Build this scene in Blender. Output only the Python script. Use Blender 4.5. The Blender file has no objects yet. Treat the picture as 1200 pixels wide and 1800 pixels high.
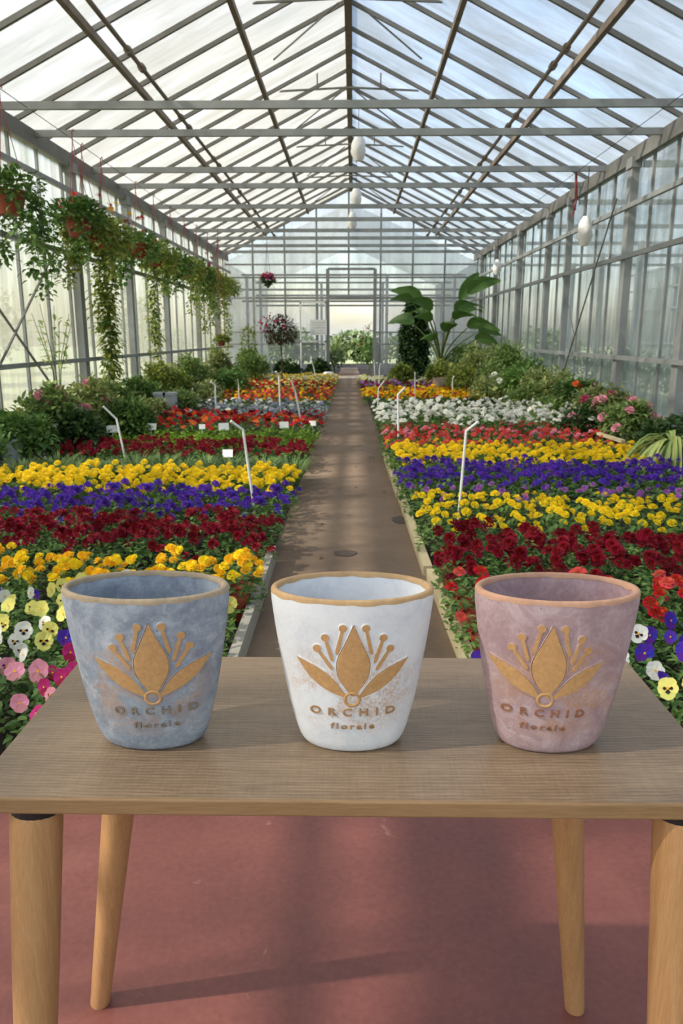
import bpy, math, random
from mathutils import Vector, Matrix
R = random.Random(7)
PI = math.pi
SC = bpy.context.scene
COL = SC.collection

# ------------------------------------------------------------------ camera, sky, sun, exposure
H = 1.30                    # eye height
PITCH = math.radians(13.17)
F = 1325.0                  # focal length in pixels of the 1200 x 1800 frame
YAW = 20 / F
cam_d = bpy.data.cameras.new('camera')
cam = bpy.data.objects.new('camera', cam_d)
COL.objects.link(cam)
cam.location = (0, 0, H)
cam.rotation_euler = (PI / 2 - PITCH, 0, YAW)
cam_d.sensor_fit = 'HORIZONTAL'; cam_d.sensor_width = 36; cam_d.lens = F / 1200 * 36
cam_d.clip_start = .05; cam_d.clip_end = 400
cam_d.dof.use_dof = True; cam_d.dof.focus_distance = 1.0; cam_d.dof.aperture_fstop = 22
SC.camera = cam

SUN_EL, SUN_AZ = math.radians(40), math.radians(-105)     # azimuth from +Y towards +X: the sun stands to the left
w = bpy.data.worlds.new('world'); SC.world = w; w.use_nodes = True
nt = w.node_tree; nt.nodes.clear()
wo = nt.nodes.new('ShaderNodeOutputWorld'); bg = nt.nodes.new('ShaderNodeBackground')
sky = nt.nodes.new('ShaderNodeTexSky'); sky.sky_type = 'NISHITA'; sky.sun_disc = False
sky.sun_elevation = SUN_EL; sky.sun_rotation = SUN_AZ; sky.air_density = 1.3; sky.dust_density = 2.0; sky.ozone_density = 1.5
tc = nt.nodes.new('ShaderNodeTexCoord'); mp = nt.nodes.new('ShaderNodeMapping'); mp.inputs['Scale'].default_value = (1, 1, 3)
nz = nt.nodes.new('ShaderNodeTexNoise'); nz.inputs['Scale'].default_value = 1.7; nz.inputs['Detail'].default_value = 7
cr = nt.nodes.new('ShaderNodeValToRGB'); cr.color_ramp.elements[0].position = .47; cr.color_ramp.elements[1].position = .72
mx = nt.nodes.new('ShaderNodeMix'); mx.data_type = 'RGBA'; mx.inputs[7].default_value = (3.6, 3.75, 3.95, 1)
nt.links.new(tc.outputs['Generated'], mp.inputs['Vector']); nt.links.new(mp.outputs[0], nz.inputs['Vector'])
nt.links.new(nz.outputs['Fac'], cr.inputs[0]); nt.links.new(cr.outputs[0], mx.inputs[0])
nt.links.new(sky.outputs[0], mx.inputs[6]); nt.links.new(mx.outputs[2], bg.inputs[0])
bg.inputs[1].default_value = .30
nt.links.new(bg.outputs[0], wo.inputs[0])

sd = bpy.data.lights.new('sun', 'SUN'); sd.energy = 9.0; sd.angle = math.radians(1.2); sd.color = (1, .90, .76)
sun = bpy.data.objects.new('sun', sd); COL.objects.link(sun)
dirv = Vector((math.sin(SUN_AZ) * math.cos(SUN_EL), math.cos(SUN_AZ) * math.cos(SUN_EL), math.sin(SUN_EL)))
sun.rotation_euler = dirv.to_track_quat('Z', 'Y').to_euler()
sun.location = dirv * 60

vs = SC.view_settings
vs.view_transform = 'Standard'; vs.look = 'None'; vs.gamma = 1; vs.use_curve_mapping = False
vs.exposure = 0.42
SC.cycles.max_bounces = 8; SC.cycles.transparent_max_bounces = 24; SC.cycles.use_denoising = True
SC.cycles.sample_clamp_indirect = 6

def at(px, py, z=None, y=None):
    """the world point seen at a pixel of the frame, at height z or at distance y"""
    r = Vector(((px - 600) / F, (900 - py) / F, -1)); r.rotate(cam.rotation_euler)
    t = (z - H) / r.z if z is not None else y / r.y
    return Vector((0, 0, H)) + r * t

# ------------------------------------------------------------------ helpers
def S(r, g, b):
    f = lambda c: (c / 255 / 12.92) if c <= 10 else ((c / 255 + .055) / 1.055) ** 2.4
    return (f(r), f(g), f(b), 1)

class MB:
    def __init__(s): s.v = []; s.f = []; s.m = []
    def quadstrip(s, rows, mi=0, closed=False):
        """rows: list of equally long vertex rows"""
        b = len(s.v); n = len(rows[0])
        for r in rows: s.v.extend([tuple(p) for p in r])
        for i in range(len(rows) - 1):
            for j in range(n if closed else n - 1):
                k = (j + 1) % n
                s.f.append((b + i * n + j, b + i * n + k, b + (i + 1) * n + k, b + (i + 1) * n + j)); s.m.append(mi)
    def poly(s, pts, mi=0):
        b = len(s.v); s.v.extend([tuple(p) for p in pts]); s.f.append(tuple(range(b, b + len(pts)))); s.m.append(mi)
    def box(s, x0, y0, z0, x1, y1, z1, mi=0, M=None):
        p = [Vector((x, y, z)) for x in (x0, x1) for y in (y0, y1) for z in (z0, z1)]
        if M: p = [M @ q for q in p]
        b = len(s.v); s.v.extend([tuple(q) for q in p])
        for q in ((0, 1, 3, 2), (4, 6, 7, 5), (0, 4, 5, 1), (2, 3, 7, 6), (0, 2, 6, 4), (1, 5, 7, 3)):
            s.f.append(tuple(b + i for i in q)); s.m.append(mi)
    def bar(s, a, c, wd, ht=None, mi=0, up=(0, 0, 1)):
        """rectangular bar from a to c"""
        a = Vector(a); c = Vector(c); d = (c - a).normalized(); u = Vector(up)
        if abs(d.dot(u)) > .95: u = Vector((0, 1, 0))
        sx = d.cross(u).normalized(); sz = sx.cross(d).normalized(); ht = ht or wd
        rows = [[p + sx * wd / 2 * i + sz * ht / 2 * j for i, j in ((-1, -1), (1, -1), (1, 1), (-1, 1))] for p in (a, c)]
        s.quadstrip(rows, mi, True); s.poly(rows[0][::-1], mi); s.poly(rows[1], mi)
    def tube(s, pts, r, n=6, mi=0, cap=True):
        pts = [Vector(p) for p in pts]; rs = r if isinstance(r, (list, tuple)) else [r] * len(pts)
        rows = []
        d0 = (pts[1] - pts[0]).normalized()
        u = Vector((0, 0, 1)) if abs(d0.z) < .9 else Vector((1, 0, 0))
        sx = d0.cross(u).normalized()
        for i, p in enumerate(pts):
            d = (pts[min(i + 1, len(pts) - 1)] - pts[max(i - 1, 0)]).normalized()
            sx = (sx - d * sx.dot(d)).normalized(); sz = d.cross(sx)
            rows.append([p + (sx * math.cos(2 * PI * k / n) + sz * math.sin(2 * PI * k / n)) * rs[i] for k in range(n)])
        s.quadstrip(rows, mi, True)
        if cap: s.poly(rows[0][::-1], mi); s.poly(rows[-1], mi)
    def lathe(s, prof, n=24, c=(0, 0, 0), mi=0, fy=1.0):
        s.quadstrip([[(c[0] + r * math.cos(2 * PI * k / n), c[1] + r * fy * math.sin(2 * PI * k / n), c[2] + z) for k in range(n)] for r, z in prof], mi, True)
    def leaf(s, p, d, up, L, W, bend=.3, mi=0, seg=3):
        """a pointed leaf from p along d, bending away from up"""
        d = d.normalized(); sx = d.cross(up)
        sx = sx.normalized() if sx.length > 1e-4 else Vector((1, 0, 0)); n = sx.cross(d).normalized()
        rows = []
        for i in range(seg + 1):
            t = i / seg; c = p + d * L * t * (1 - .25 * bend * t) - n * (bend * L * t * t * .6)
            hw = W / 2 * (math.sin(PI * (t * .9 + .06)) ** .8 if 0 < i < seg else .08)
            rows.append([c - sx * hw + n * hw * .35, c, c + sx * hw + n * hw * .35] if seg > 2 else [c - sx * hw, c + sx * hw])
        s.quadstrip(rows, mi)
    def mesh(s, name, mats, smooth=False):
        me = bpy.data.meshes.new(name); me.from_pydata(s.v, [], s.f)
        for m in mats: me.materials.append(m)
        me.polygons.foreach_set('material_index', s.m)
        if smooth: me.polygons.foreach_set('use_smooth', [True] * len(s.f))
        me.update(); return me
    def build(s, name, mats, parent=None, loc=None, smooth=False):
        if not isinstance(mats, (list, tuple)): mats = [mats]
        return link(name, s.mesh(name, mats, smooth), parent, loc)

def link(name, me, parent=None, loc=None):
    o = bpy.data.objects.new(name, me); COL.objects.link(o)
    if parent: o.parent = parent
    if loc is not None: o.location = loc
    return o
def tag(o, label=None, cat=None, group=None, kind=None):
    if label: o['label'] = label
    if cat: o['category'] = cat
    if group: o['group'] = group
    if kind: o['kind'] = kind
    return o
def empty(name, loc=(0, 0, 0)):
    return link(name, None, None, loc)
def rdir(zmin=-1.0):
    z = R.uniform(zmin, 1); a = R.uniform(0, 2 * PI); q = math.sqrt(max(0, 1 - z * z))
    return Vector((q * math.cos(a), q * math.sin(a), z))

# ------------------------------------------------------------------ materials
def new_mat(name):
    m = bpy.data.materials.new(name); m.use_nodes = True
    t = m.node_tree; b = t.nodes['Principled BSDF']; return m, t, b
def N(t, k, **kw):
    n = t.nodes.new(k)
    for a, v in kw.items():
        if a in n.inputs: n.inputs[a].default_value = v
        else: setattr(n, a, v)
    return n
def ramp(t, fac, stops):
    r = t.nodes.new('ShaderNodeValToRGB'); e = r.color_ramp.elements
    while len(e) < len(stops): e.new(.5)
    for i, (p, c) in enumerate(stops): e[i].position = p; e[i].color = c
    t.links.new(fac, r.inputs[0]); return r.outputs[0]
def noise(t, scale, detail=4, sv=(1, 1, 1), rough=.6, dist=0, loc=(0, 0, 0)):
    tcn = t.nodes.new('ShaderNodeTexCoord'); mpn = t.nodes.new('ShaderNodeMapping')
    mpn.inputs['Scale'].default_value = sv; mpn.inputs['Location'].default_value = loc
    t.links.new(tcn.outputs['Object'], mpn.inputs[0])
    n = N(t, 'ShaderNodeTexNoise', Scale=scale, Detail=detail, Roughness=rough, Distortion=dist)
    t.links.new(mpn.outputs[0], n.inputs['Vector']); return n.outputs['Fac']
def mixc(t, fac, a, b, mode='MIX'):
    n = t.nodes.new('ShaderNodeMix'); n.data_type = 'RGBA'; n.blend_type = mode
    for i, v in ((0, fac), (6, a), (7, b)):
        if isinstance(v, (int, float, tuple)): n.inputs[i].default_value = v
        else: t.links.new(v, n.inputs[i])
    return n.outputs[2]
def bump(t, b, h, st=.3, d=.002):
    n = N(t, 'ShaderNodeBump', Strength=st, Distance=d); t.links.new(h, n.inputs['Height']); t.links.new(n.outputs[0], b.inputs['Normal'])

def plain(name, c, rough=.6, metal=0, var=.12, scale=12, bmp=0, spec=.5):
    m, t, b = new_mat(name)
    f = noise(t, scale, 5)
    lo = tuple(x * (1 - var) for x in c[:3]) + (1,); hi = tuple(min(1, x * (1 + var)) for x in c[:3]) + (1,)
    t.links.new(ramp(t, f, [(.3, lo), (.7, hi)]), b.inputs['Base Color'])
    b.inputs['Roughness'].default_value = rough; b.inputs['Metallic'].default_value = metal
    b.inputs['Specular IOR Level'].default_value = spec
    if bmp: bump(t, b, f, bmp)
    return m
def leafy(name, c, var=.45, trans=.35, hue=.03, rough=.5, spec=.35):
    """leaf or petal: thin, lets some light through, every leaf a little different"""
    m, t, b = new_mat(name)
    g = t.nodes.new('ShaderNodeNewGeometry'); oi = t.nodes.new('ShaderNodeObjectInfo')
    a = N(t, 'ShaderNodeMath', operation='MULTIPLY_ADD'); t.links.new(g.outputs['Random Per Island'], a.inputs[0])
    a.inputs[1].default_value = 2 * var * .7; a.inputs[2].default_value = 1 - var * .7
    a2 = N(t, 'ShaderNodeMath', operation='MULTIPLY_ADD'); t.links.new(oi.outputs['Random'], a2.inputs[0])
    a2.inputs[1].default_value = var * .6; a2.inputs[2].default_value = 1 - var * .3
    mu = N(t, 'ShaderNodeMath', operation='MULTIPLY'); t.links.new(a.outputs[0], mu.inputs[0]); t.links.new(a2.outputs[0], mu.inputs[1])
    hs = N(t, 'ShaderNodeHueSaturation'); hs.inputs['Color'].default_value = c
    h = N(t, 'ShaderNodeMath', operation='MULTIPLY_ADD'); t.links.new(g.outputs['Random Per Island'], h.inputs[0])
    h.inputs[1].default_value = -2 * hue; h.inputs[2].default_value = .5 + hue
    t.links.new(h.outputs[0], hs.inputs['Hue']); t.links.new(mu.outputs[0], hs.inputs['Value'])
    t.links.new(hs.outputs[0], b.inputs['Base Color'])
    b.inputs['Roughness'].default_value = rough; b.inputs['Specular IOR Level'].default_value = spec
    tr = t.nodes.new('ShaderNodeBsdfTranslucent'); t.links.new(hs.outputs[0], tr.inputs[0])
    ms = t.nodes.new('ShaderNodeMixShader'); ms.inputs[0].default_value = trans
    t.links.new(b.outputs[0], ms.inputs[1]); t.links.new(tr.outputs[0], ms.inputs[2])
    t.links.new(ms.outputs[0], t.nodes['Material Output'].inputs[0])
    return m
def dusty_glass(name, clear, tint, sv=(1, 1, 1), dirt=.5, gloss=.06):
    """pane of dusty glass: part clear, part milky with dirt that runs down it"""
    m, t, b = new_mat(name)
    t.nodes.remove(b)
    f = noise(t, 1.2, 7, sv, .7, .4); f2 = noise(t, .55, 4, (1, 1, 1), .6, .6)
    tp = N(t, 'ShaderNodeBsdfTransparent'); tp.inputs[0].default_value = (.95, .975, 1, 1)
    tl = t.nodes.new('ShaderNodeBsdfTranslucent'); df = t.nodes.new('ShaderNodeBsdfDiffuse')
    c = ramp(t, f, [(.30, tint), (.72, (tint[0] * .62, tint[1] * .60, tint[2] * .50, 1))])
    t.links.new(c, tl.inputs[0]); t.links.new(c, df.inputs[0])
    m1 = t.nodes.new('ShaderNodeMixShader'); m1.inputs[0].default_value = .3
    t.links.new(tl.outputs[0], m1.inputs[1]); t.links.new(df.outputs[0], m1.inputs[2])
    mlt = N(t, 'ShaderNodeMath', operation='MULTIPLY_ADD'); t.links.new(f, mlt.inputs[0]); mlt.inputs[1].default_value = dirt; mlt.inputs[2].default_value = 1 - clear - dirt * .5
    ad = N(t, 'ShaderNodeMath', operation='MULTIPLY_ADD', use_clamp=True); t.links.new(f2, ad.inputs[0]); ad.inputs[1].default_value = .9; t.links.new(mlt.outputs[0], ad.inputs[2])
    sb = N(t, 'ShaderNodeMath', operation='SUBTRACT', use_clamp=True); t.links.new(ad.outputs[0], sb.inputs[0]); sb.inputs[1].default_value = .45
    m2 = t.nodes.new('ShaderNodeMixShader'); t.links.new(sb.outputs[0], m2.inputs[0])
    t.links.new(tp.outputs[0], m2.inputs[1]); t.links.new(m1.outputs[0], m2.inputs[2])
    gl = N(t, 'ShaderNodeBsdfGlossy', Roughness=.15); m3 = t.nodes.new('ShaderNodeMixShader'); m3.inputs[0].default_value = gloss
    t.links.new(m2.outputs[0], m3.inputs[1]); t.links.new(gl.outputs[0], m3.inputs[2])
    t.links.new(m3.outputs[0], t.nodes['Material Output'].inputs[0])
    return m

M_steel = plain('galvanised_steel', S(150, 152, 150), .55, .25, .15, 5)
M_steel_dark = plain('weathered_steel', S(120, 118, 112), .6, .2, .2, 4)
M_rust = plain('rusty_bar', S(124, 110, 96), .7, .1, .3, 6)
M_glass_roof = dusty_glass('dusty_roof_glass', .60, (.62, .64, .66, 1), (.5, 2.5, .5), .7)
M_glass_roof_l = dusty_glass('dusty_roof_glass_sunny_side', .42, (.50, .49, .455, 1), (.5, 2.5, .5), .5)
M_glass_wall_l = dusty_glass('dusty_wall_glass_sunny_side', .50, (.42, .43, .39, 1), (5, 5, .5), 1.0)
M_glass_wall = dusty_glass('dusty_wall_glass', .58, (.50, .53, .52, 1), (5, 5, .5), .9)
M_glass_back = dusty_glass('dusty_gable_glass', .55, (.62, .66, .70, 1), (3, 3, .5), .8)
M_white = plain('white_plastic', S(246, 245, 238), .45, 0, .06)
M_whitebag = plain('white_bag_plastic', S(235, 232, 226), .5, 0, .1, 30, .4)
M_grey_plastic = plain('grey_plastic', S(175, 180, 182), .5)
M_black_plastic = plain('black_plastic', S(32, 30, 30), .45)
M_terra = plain('terracotta_plastic', S(150, 62, 40), .6, 0, .15)
M_wire = plain('dark_wire', S(70, 62, 58), .5, .4)
M_redstring = plain('red_string', S(150, 60, 60), .7)
M_soil = plain('bed_soil', S(46, 36, 28), .95, 0, .4, 20, .8)
M_stem = leafy('green_stem', S(92, 112, 52), .2, .1)
M_bark = plain('bark', S(84, 64, 46), .9, 0, .3, 20, .5)

GREEN = {
    'pansy': leafy('pansy_leaf', S(100, 134, 66), .6, .3),
    'bright': leafy('bright_leaf', S(132, 168, 44), .35, .35),
    'grassy': leafy('grassy_leaf', S(104, 128, 74), .45, .3),
    'grey': leafy('silver_leaf', S(150, 162, 158), .3, .2, .01),
    'bush': leafy('bush_leaf', S(128, 152, 84), .6, .4),
    'olive': leafy('olive_leaf', S(148, 160, 98), .55, .35, .04),
    'dark': leafy('dark_leaf', S(62, 90, 46), .5, .25),
    'ivy': leafy('ivy_leaf', S(142, 158, 74), .6, .4, .05),
    'pale': leafy('pale_leaf', S(176, 192, 116), .35, .35),
    'banana': leafy('banana_leaf', S(92, 124, 56), .3, .35, .01),
    'far': leafy('far_tree_leaf', S(120, 138, 92), .4, .35),
    'bronze': leafy('bronze_leaf', S(86, 60, 50), .5, .25, .04),
}
PET = {}
def petal(name, rgb, var=.22, hue=.012, trans=.3):
    PET[name] = leafy('petal_' + name, S(*rgb), var, trans, hue, .6, .2)
petal('yellow', (252, 220, 34), .18, .01, .35); petal('gold', (252, 196, 30), .18, .012, .35)
petal('crimson', (132, 10, 32), .6, .015); petal('red', (208, 30, 34), .35, .02)
petal('purple', (96, 52, 172), .45, .035); petal('lilac', (178, 110, 190), .3, .03)
petal('coral', (226, 84, 78), .3, .02); petal('orange', (232, 118, 50), .3, .02)
petal('white', (242, 240, 228), .1, .01); petal('pale', (240, 232, 130), .15, .01)
petal('pink', (232, 156, 170), .25, .02); petal('magenta', (186, 44, 104), .35, .03); petal('blush', (236, 196, 180), .2)
petal('bluegrey', (168, 172, 196), .2)
M_black = leafy('pansy_face', S(34, 12, 30), .2, .05, 0, .6, .2)
M_eye = leafy('flower_eye', S(246, 176, 20), .1, .1, 0, .6, .2)
M_maroon = leafy('pansy_maroon', S(96, 10, 40), .3, .1, .01, .6, .2)

# ------------------------------------------------------------------ the ground
def dirt_material():
    m, t, b = new_mat('trodden_earth_path')
    f = noise(t, 1.3, 8, (1, 1, 1), .65); g = noise(t, 26, 6, (1, 1, 1), .7); w2 = noise(t, .7, 4, (1, 1, 1), .6)
    c = ramp(t, f, [(.3, S(112, 94, 78)), (.5, S(138, 118, 98)), (.72, S(160, 138, 114))])
    c = mixc(t, .45, c, ramp(t, g, [(.3, S(96, 80, 66)), (.7, S(176, 156, 134))]), 'OVERLAY')
    c = mixc(t, .35, c, ramp(t, w2, [(.35, S(104, 86, 70)), (.65, S(158, 136, 112))]))
    t.links.new(c, b.inputs['Base Color']); b.inputs['Roughness'].default_value = .9
    bump(t, b, g, .5, .01); return m
def redfloor_material():
    m, t, b = new_mat('painted_red_concrete')
    f = noise(t, 2.2, 7, (1, 1, 1), .6); g = noise(t, 60, 5); k = noise(t, 9, 8, (1, 1, 1), .7, .6, (3, 1, 0))
    c = ramp(t, f, [(.3, S(104, 56, 50)), (.55, S(128, 72, 64)), (.75, S(144, 90, 80))])
    c = mixc(t, .25, c, ramp(t, g, [(.3, S(104, 60, 54)), (.7, S(152, 98, 88))]))
    c = mixc(t, ramp(t, k, [(.64, (0, 0, 0, 1)), (.73, (.55, .55, .55, 1))]), c, S(192, 150, 140))
    t.links.new(c, b.inputs['Base Color'])
    t.links.new(ramp(t, f, [(.3, (.35,) * 3 + (1,)), (.7, (.6,) * 3 + (1,))]), b.inputs['Roughness'])
    bump(t, b, k, .25, .004); return m
def floor_slab(name, pts, z, mat, label):
    mb = MB(); top = [(x, y, z) for x, y in pts]; mb.poly(top)
    for i in range(len(pts)):
        a, c = pts[i], pts[(i + 1) % len(pts)]
        mb.poly([(a[0], a[1], z - .25), (c[0], c[1], z - .25), (c[0], c[1], z), (a[0], a[1], z)])
    o = mb.build(name, mat); return tag(o, label, None, None, 'structure')
XL, XR = -3.92, 3.76
RL = lambda y: -.49
RR = lambda y: .52 - .0145 * y
YB = 24.0
YBED = 1.97
floor_slab('floor', [(-5, -4), (5, -4), (5, 1.93), (-5, 1.93)], 0, redfloor_material(), 'red painted concrete floor under the table')
floor_slab('floor_path', [(RL(0), 1.93), (RR(1.9), 1.93), (RR(24), YB + 8), (RL(0), YB + 8)], 0, dirt_material(), 'trodden earth path between the flower beds')
floor_slab('floor_bed_left', [(XL + .02, 1.93), (RL(0), 1.93), (RL(0), YB - .1), (XL + .02, YB - .1)], .015, M_soil, 'dark soil of the left flower bed')
floor_slab('floor_bed_right', [(RR(1.9), 1.93), (XR - .02, 1.93), (XR - .02, YB - .1), (RR(24), YB - .1)], .015, M_soil, 'dark soil of the right flower bed')
M_out = plain('outside_ground', S(142, 148, 106), .95, 0, .25, 1.2)
mb = MB(); mb.box(-70, -30, -.6, 70, 110, -.26)
tag(mb.build('ground_outside', M_out), 'pale grassy ground outside the greenhouse', None, None, 'structure')

# ------------------------------------------------------------------ greenhouse shell
ZE, ZR = 3.68, 5.56
XC = (XL + XR) / 2
Y0 = -4.0  # shell carried on unseen behind the camera to filter sun off the table
def roofz(x): return ZR - (ZR - ZE) * abs(x - XC) / (XR - XC)
ceil = tag(empty('ceiling'), 'pitched glass greenhouse roof on steel bars', None, None, 'structure')
for nm, xe in (('glass_pane_left', XL), ('glass_pane_right', XR)):
    mb = MB(); n = 34
    mb.quadstrip([[(xe, Y0 + (YB - Y0) * i / n, ZE + .03), (XC, Y0 + (YB - Y0) * i / n, ZR + .03)] for i in range(n + 1)])
    mb.quadstrip([[(xe, Y0 + (YB - Y0) * i / n, ZE + .034), (XC, Y0 + (YB - Y0) * i / n, ZR + .034)] for i in (0, n)][::-1])
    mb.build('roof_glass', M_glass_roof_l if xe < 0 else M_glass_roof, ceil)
yb = Y0 + .3
while yb < YB:
    for xe in (XL, XR):
        mb = MB(); mb.bar((xe, yb, ZE), (XC, yb, ZR), .04, .05); mb.build('glazing_bar', M_steel_dark, ceil)
    yb += .87
mb = MB(); mb.bar((XC, Y0, ZR - .03), (XC, YB, ZR - .03), .10, .13); mb.build('ridge_beam', M_rust, ceil)
for fr in (1 / 3, 2 / 3):
    for s in (-1, 1):
        x = XC + s * fr * (XR - XC); z = roofz(x) - .05
        mb = MB(); mb.bar((x, Y0, z), (x, YB, z), .06, .075); mb.build('purlin', M_rust, ceil)
for xe, s in ((XL, 1), (XR, -1)):
    mb = MB(); mb.bar((xe + s * .02, Y0, ZE - .06), (xe + s * .02, YB, ZE - .06), .20, .13)
    mb.bar((xe + s * .10, Y0, ZE - .15), (xe + s * .10, YB, ZE - .15), .05, .06); mb.build('gutter_beam', M_steel_dark, ceil)
for s in (-1, 1):
    x = XC + s * 2.20; z = roofz(x) - .38; mb = MB()
    mb.tube([(x, Y0, z), (x, YB - .3, z)], .024, 8)
    for k in range(8):
        yy = 6 + k * 2.4; mb.tube([(x, yy, z), (x, yy + .09, z)], .042, 8); mb.tube([(x, yy + .5, z), (x, yy + .59, z)], .042, 8)
    mb.build('heating_pipe', M_rust, ceil)
for x in (-3.42, 3.25):
    mb = MB(); mb.tube([(x, Y0, 3.625), (x, YB, 3.625)], .004, 6); mb.build('support_wire', M_wire, ceil)
for i, y in enumerate((-2.6, 0.2, 3.2, 5.5, 8.63, 9.75, 11.8, 13.0, 15.0, 16.6, 18.3, 19.7, 21.3, 22.8)):
    mb = MB(); mb.bar((XL, y, ZE - .03), (XR, y, ZE - .03), .05, .075)
    mb.build('tie_beam', M_steel, ceil)
for y in (9.75, 13.0, 16.6, 19.7):
    mb = MB()
    for s in (-1, 1):
        mb.bar((XC, y + .1, ZR - .45), (XC + s * 1.1, y + .1, ZR - .5), .025)
        mb.bar((XC + s * .5, y + .1, ZR - .47), (XC + s * .5, y + .1, roofz(XC + s * .5)), .02)
        mb.bar((XC + s * .1, y + .1, ZR - .5), (XC + s * .9, y + .4, ZR - 1.0), .015)
    mb.build('ridge_truss', M_steel_dark, ceil)

def side_wall(name, X, s, posts, rails, label, step, ph):
    wl = tag(empty(name), label, None, None, 'structure')
    mb = MB(); mb.box(X - .004, Y0, .35, X + .004, YB, ZE - .1)
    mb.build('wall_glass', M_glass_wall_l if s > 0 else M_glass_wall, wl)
    mb = MB(); mb.box(X - .05, Y0, -.05, X + .05, YB, .36); mb.build('plinth', M_plinth, wl)
    for y, wd in posts:
        mb = MB(); x0 = X + s * .09
        mb.box(x0 - .05, y - wd / 2, 0, x0 + .05, y + wd / 2, ZE - .12)
        mb.box(x0 - .07, y - wd / 2 - .02, ZE - .25, x0 + .07, y + wd / 2 + .02, ZE - .12); mb.build('post', M_steel, wl)
    y = Y0 + ph
    while y < YB:
        mb = MB(); mb.bar((X + s * .02, y, .3), (X + s * .02, y, ZE - .1), .035, .035); mb.build('mullion', M_steel, wl); y += step
    for z, wd in rails:
        mb = MB(); mb.bar((X + s * .16, Y0, z), (X + s * .16, YB, z), .05, wd); mb.build('rail', M_steel, wl)
    return wl
M_plinth = plain('concrete_plinth', S(150, 146, 138), .9)
wl = side_wall('wall_left', XL, 1, [(-3.0, .14), (-.3, .14), (2.4, .14), (5.1, .14), (8.0, .14), (10.9, .16), (13.4, .12), (16.0, .15), (19.2, .13), (22.0, .13)],
          [(3.17, .06), (2.36, .06), (.97, .055)], 'left glass wall of the greenhouse with steel posts', .80, .35)
wr = side_wall('wall_right', XR, -1, [(-2.8, .16), (.2, .16), (3.2, .16), (6.2, .16), (8.7, .17), (10.7, .17), (13.6, .07), (15.0, .15), (17.5, .15), (20.4, .15), (22.6, .15)],
          [(2.95, .06), (2.32, .06), (1.01, .055)], 'right glass wall of the greenhouse with steel posts', .72, .5)
mb = MB(); mb.bar((XL + .22, 7.2, 2.2), (XL + .22, 9.9, .3), .02); mb.bar((XL + .24, 7.0, .3), (XL + .24, 9.7, 2.3), .02); mb.build('cross_brace', M_steel_dark, wl)
mb = MB(); mb.bar((XR - .22, 13.3, .3), (XR - .22, 10.9, 3.1), .018); mb.bar((XR - .22, 13.4, 2.3), (XR - .22, 11.6, .4), .012); mb.build('cross_brace', M_steel_dark, wr)

# the gable with its doorway
DX0, DX1, DZ = -.78, .66, 2.42
wb = tag(empty('wall_back'), 'far glass gable wall with a doorway in its middle', None, None, 'structure')
mb = MB()
def gpanel(x0, x1, z0):
    mb.quadstrip([[(x0, YB, z0), (x1, YB, z0)], [(x0, YB, roofz(x0)), (x1, YB, roofz(x1))]])
gpanel(XL, DX0, .1); gpanel(DX1, XR, .1)
mb.quadstrip([[(DX0, YB, DZ), (XC, YB, DZ)], [(DX0, YB, roofz(DX0)), (XC, YB, ZR)]])
mb.quadstrip([[(XC, YB, DZ), (DX1, YB, DZ)], [(XC, YB, ZR), (DX1, YB, roofz(DX1))]])
mb.build('wall_glass', M_glass_back, wb)
for k in range(-3, 5):
    x = -.63 + (k - .5) * .97 + .0
    if XL < x < XR:
        mb = MB(); z0 = 0 if not (DX0 < x < DX1) else DZ
        mb.bar((x, YB - .04, z0), (x, YB - .04, roofz(x) - .02), .055, .05); mb.build('mullion', M_steel, wb)
for z, wd in ((3.40, .05), (3.02, .05), (2.42, .07)):
    mb = MB(); mb.bar((XL, YB - .06, z), (XR, YB - .06, z), .05, wd); mb.build('rail', M_steel, wb)
for z in (1.40, 1.04):
    for a, c in ((XL, DX0), (DX1, XR)):
        mb = MB(); mb.bar((a, YB - .06, z), (c, YB - .06, z), .05, .045); mb.build('rail', M_steel, wb)
for s, xe in ((-1, XL), (1, XR)):
    mb = MB(); mb.bar((xe, YB - .05, ZE), (XC, YB - .05, ZR), .07, .09); mb.build('rafter', M_steel_dark, wb)
dr = tag(empty('door_1', (0, YB, 0)), 'open doorway in the far glass wall', None, None, 'structure')
mb = MB(); mb.bar((DX0, -.06, 0), (DX0, -.06, DZ + .85), .10, .09); mb.bar((DX1, -.06, 0), (DX1, -.06, DZ + .85), .10, .09)
mb.bar((DX0, -.06, DZ), (DX1, -.06, DZ), .10, .10); mb.bar((DX0, -.06, DZ + .85), (DX1, -.06, DZ + .85), .06, .07)
mb.build('door_frame', M_steel, dr)
mb = MB(); mb.box(DX0 - .86, -.14, .05, DX0 - .82, -.10, 2.3); mb.box(DX0 - .09, -.14, .05, DX0 - .05, -.10, 2.3)
mb.box(DX0 - .86, -.14, 2.26, DX0 - .05, -.10, 2.32); mb.box(DX0 - .86, -.14, 1.1, DX0 - .05, -.10, 1.15); mb.build('sliding_frame', M_white, dr)
mb = MB(); mb.box(DX0, -.3, 0, DX1, .25, .03); mb.build('threshold', plain('pale_threshold', S(214, 204, 186), .8), dr)

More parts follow.
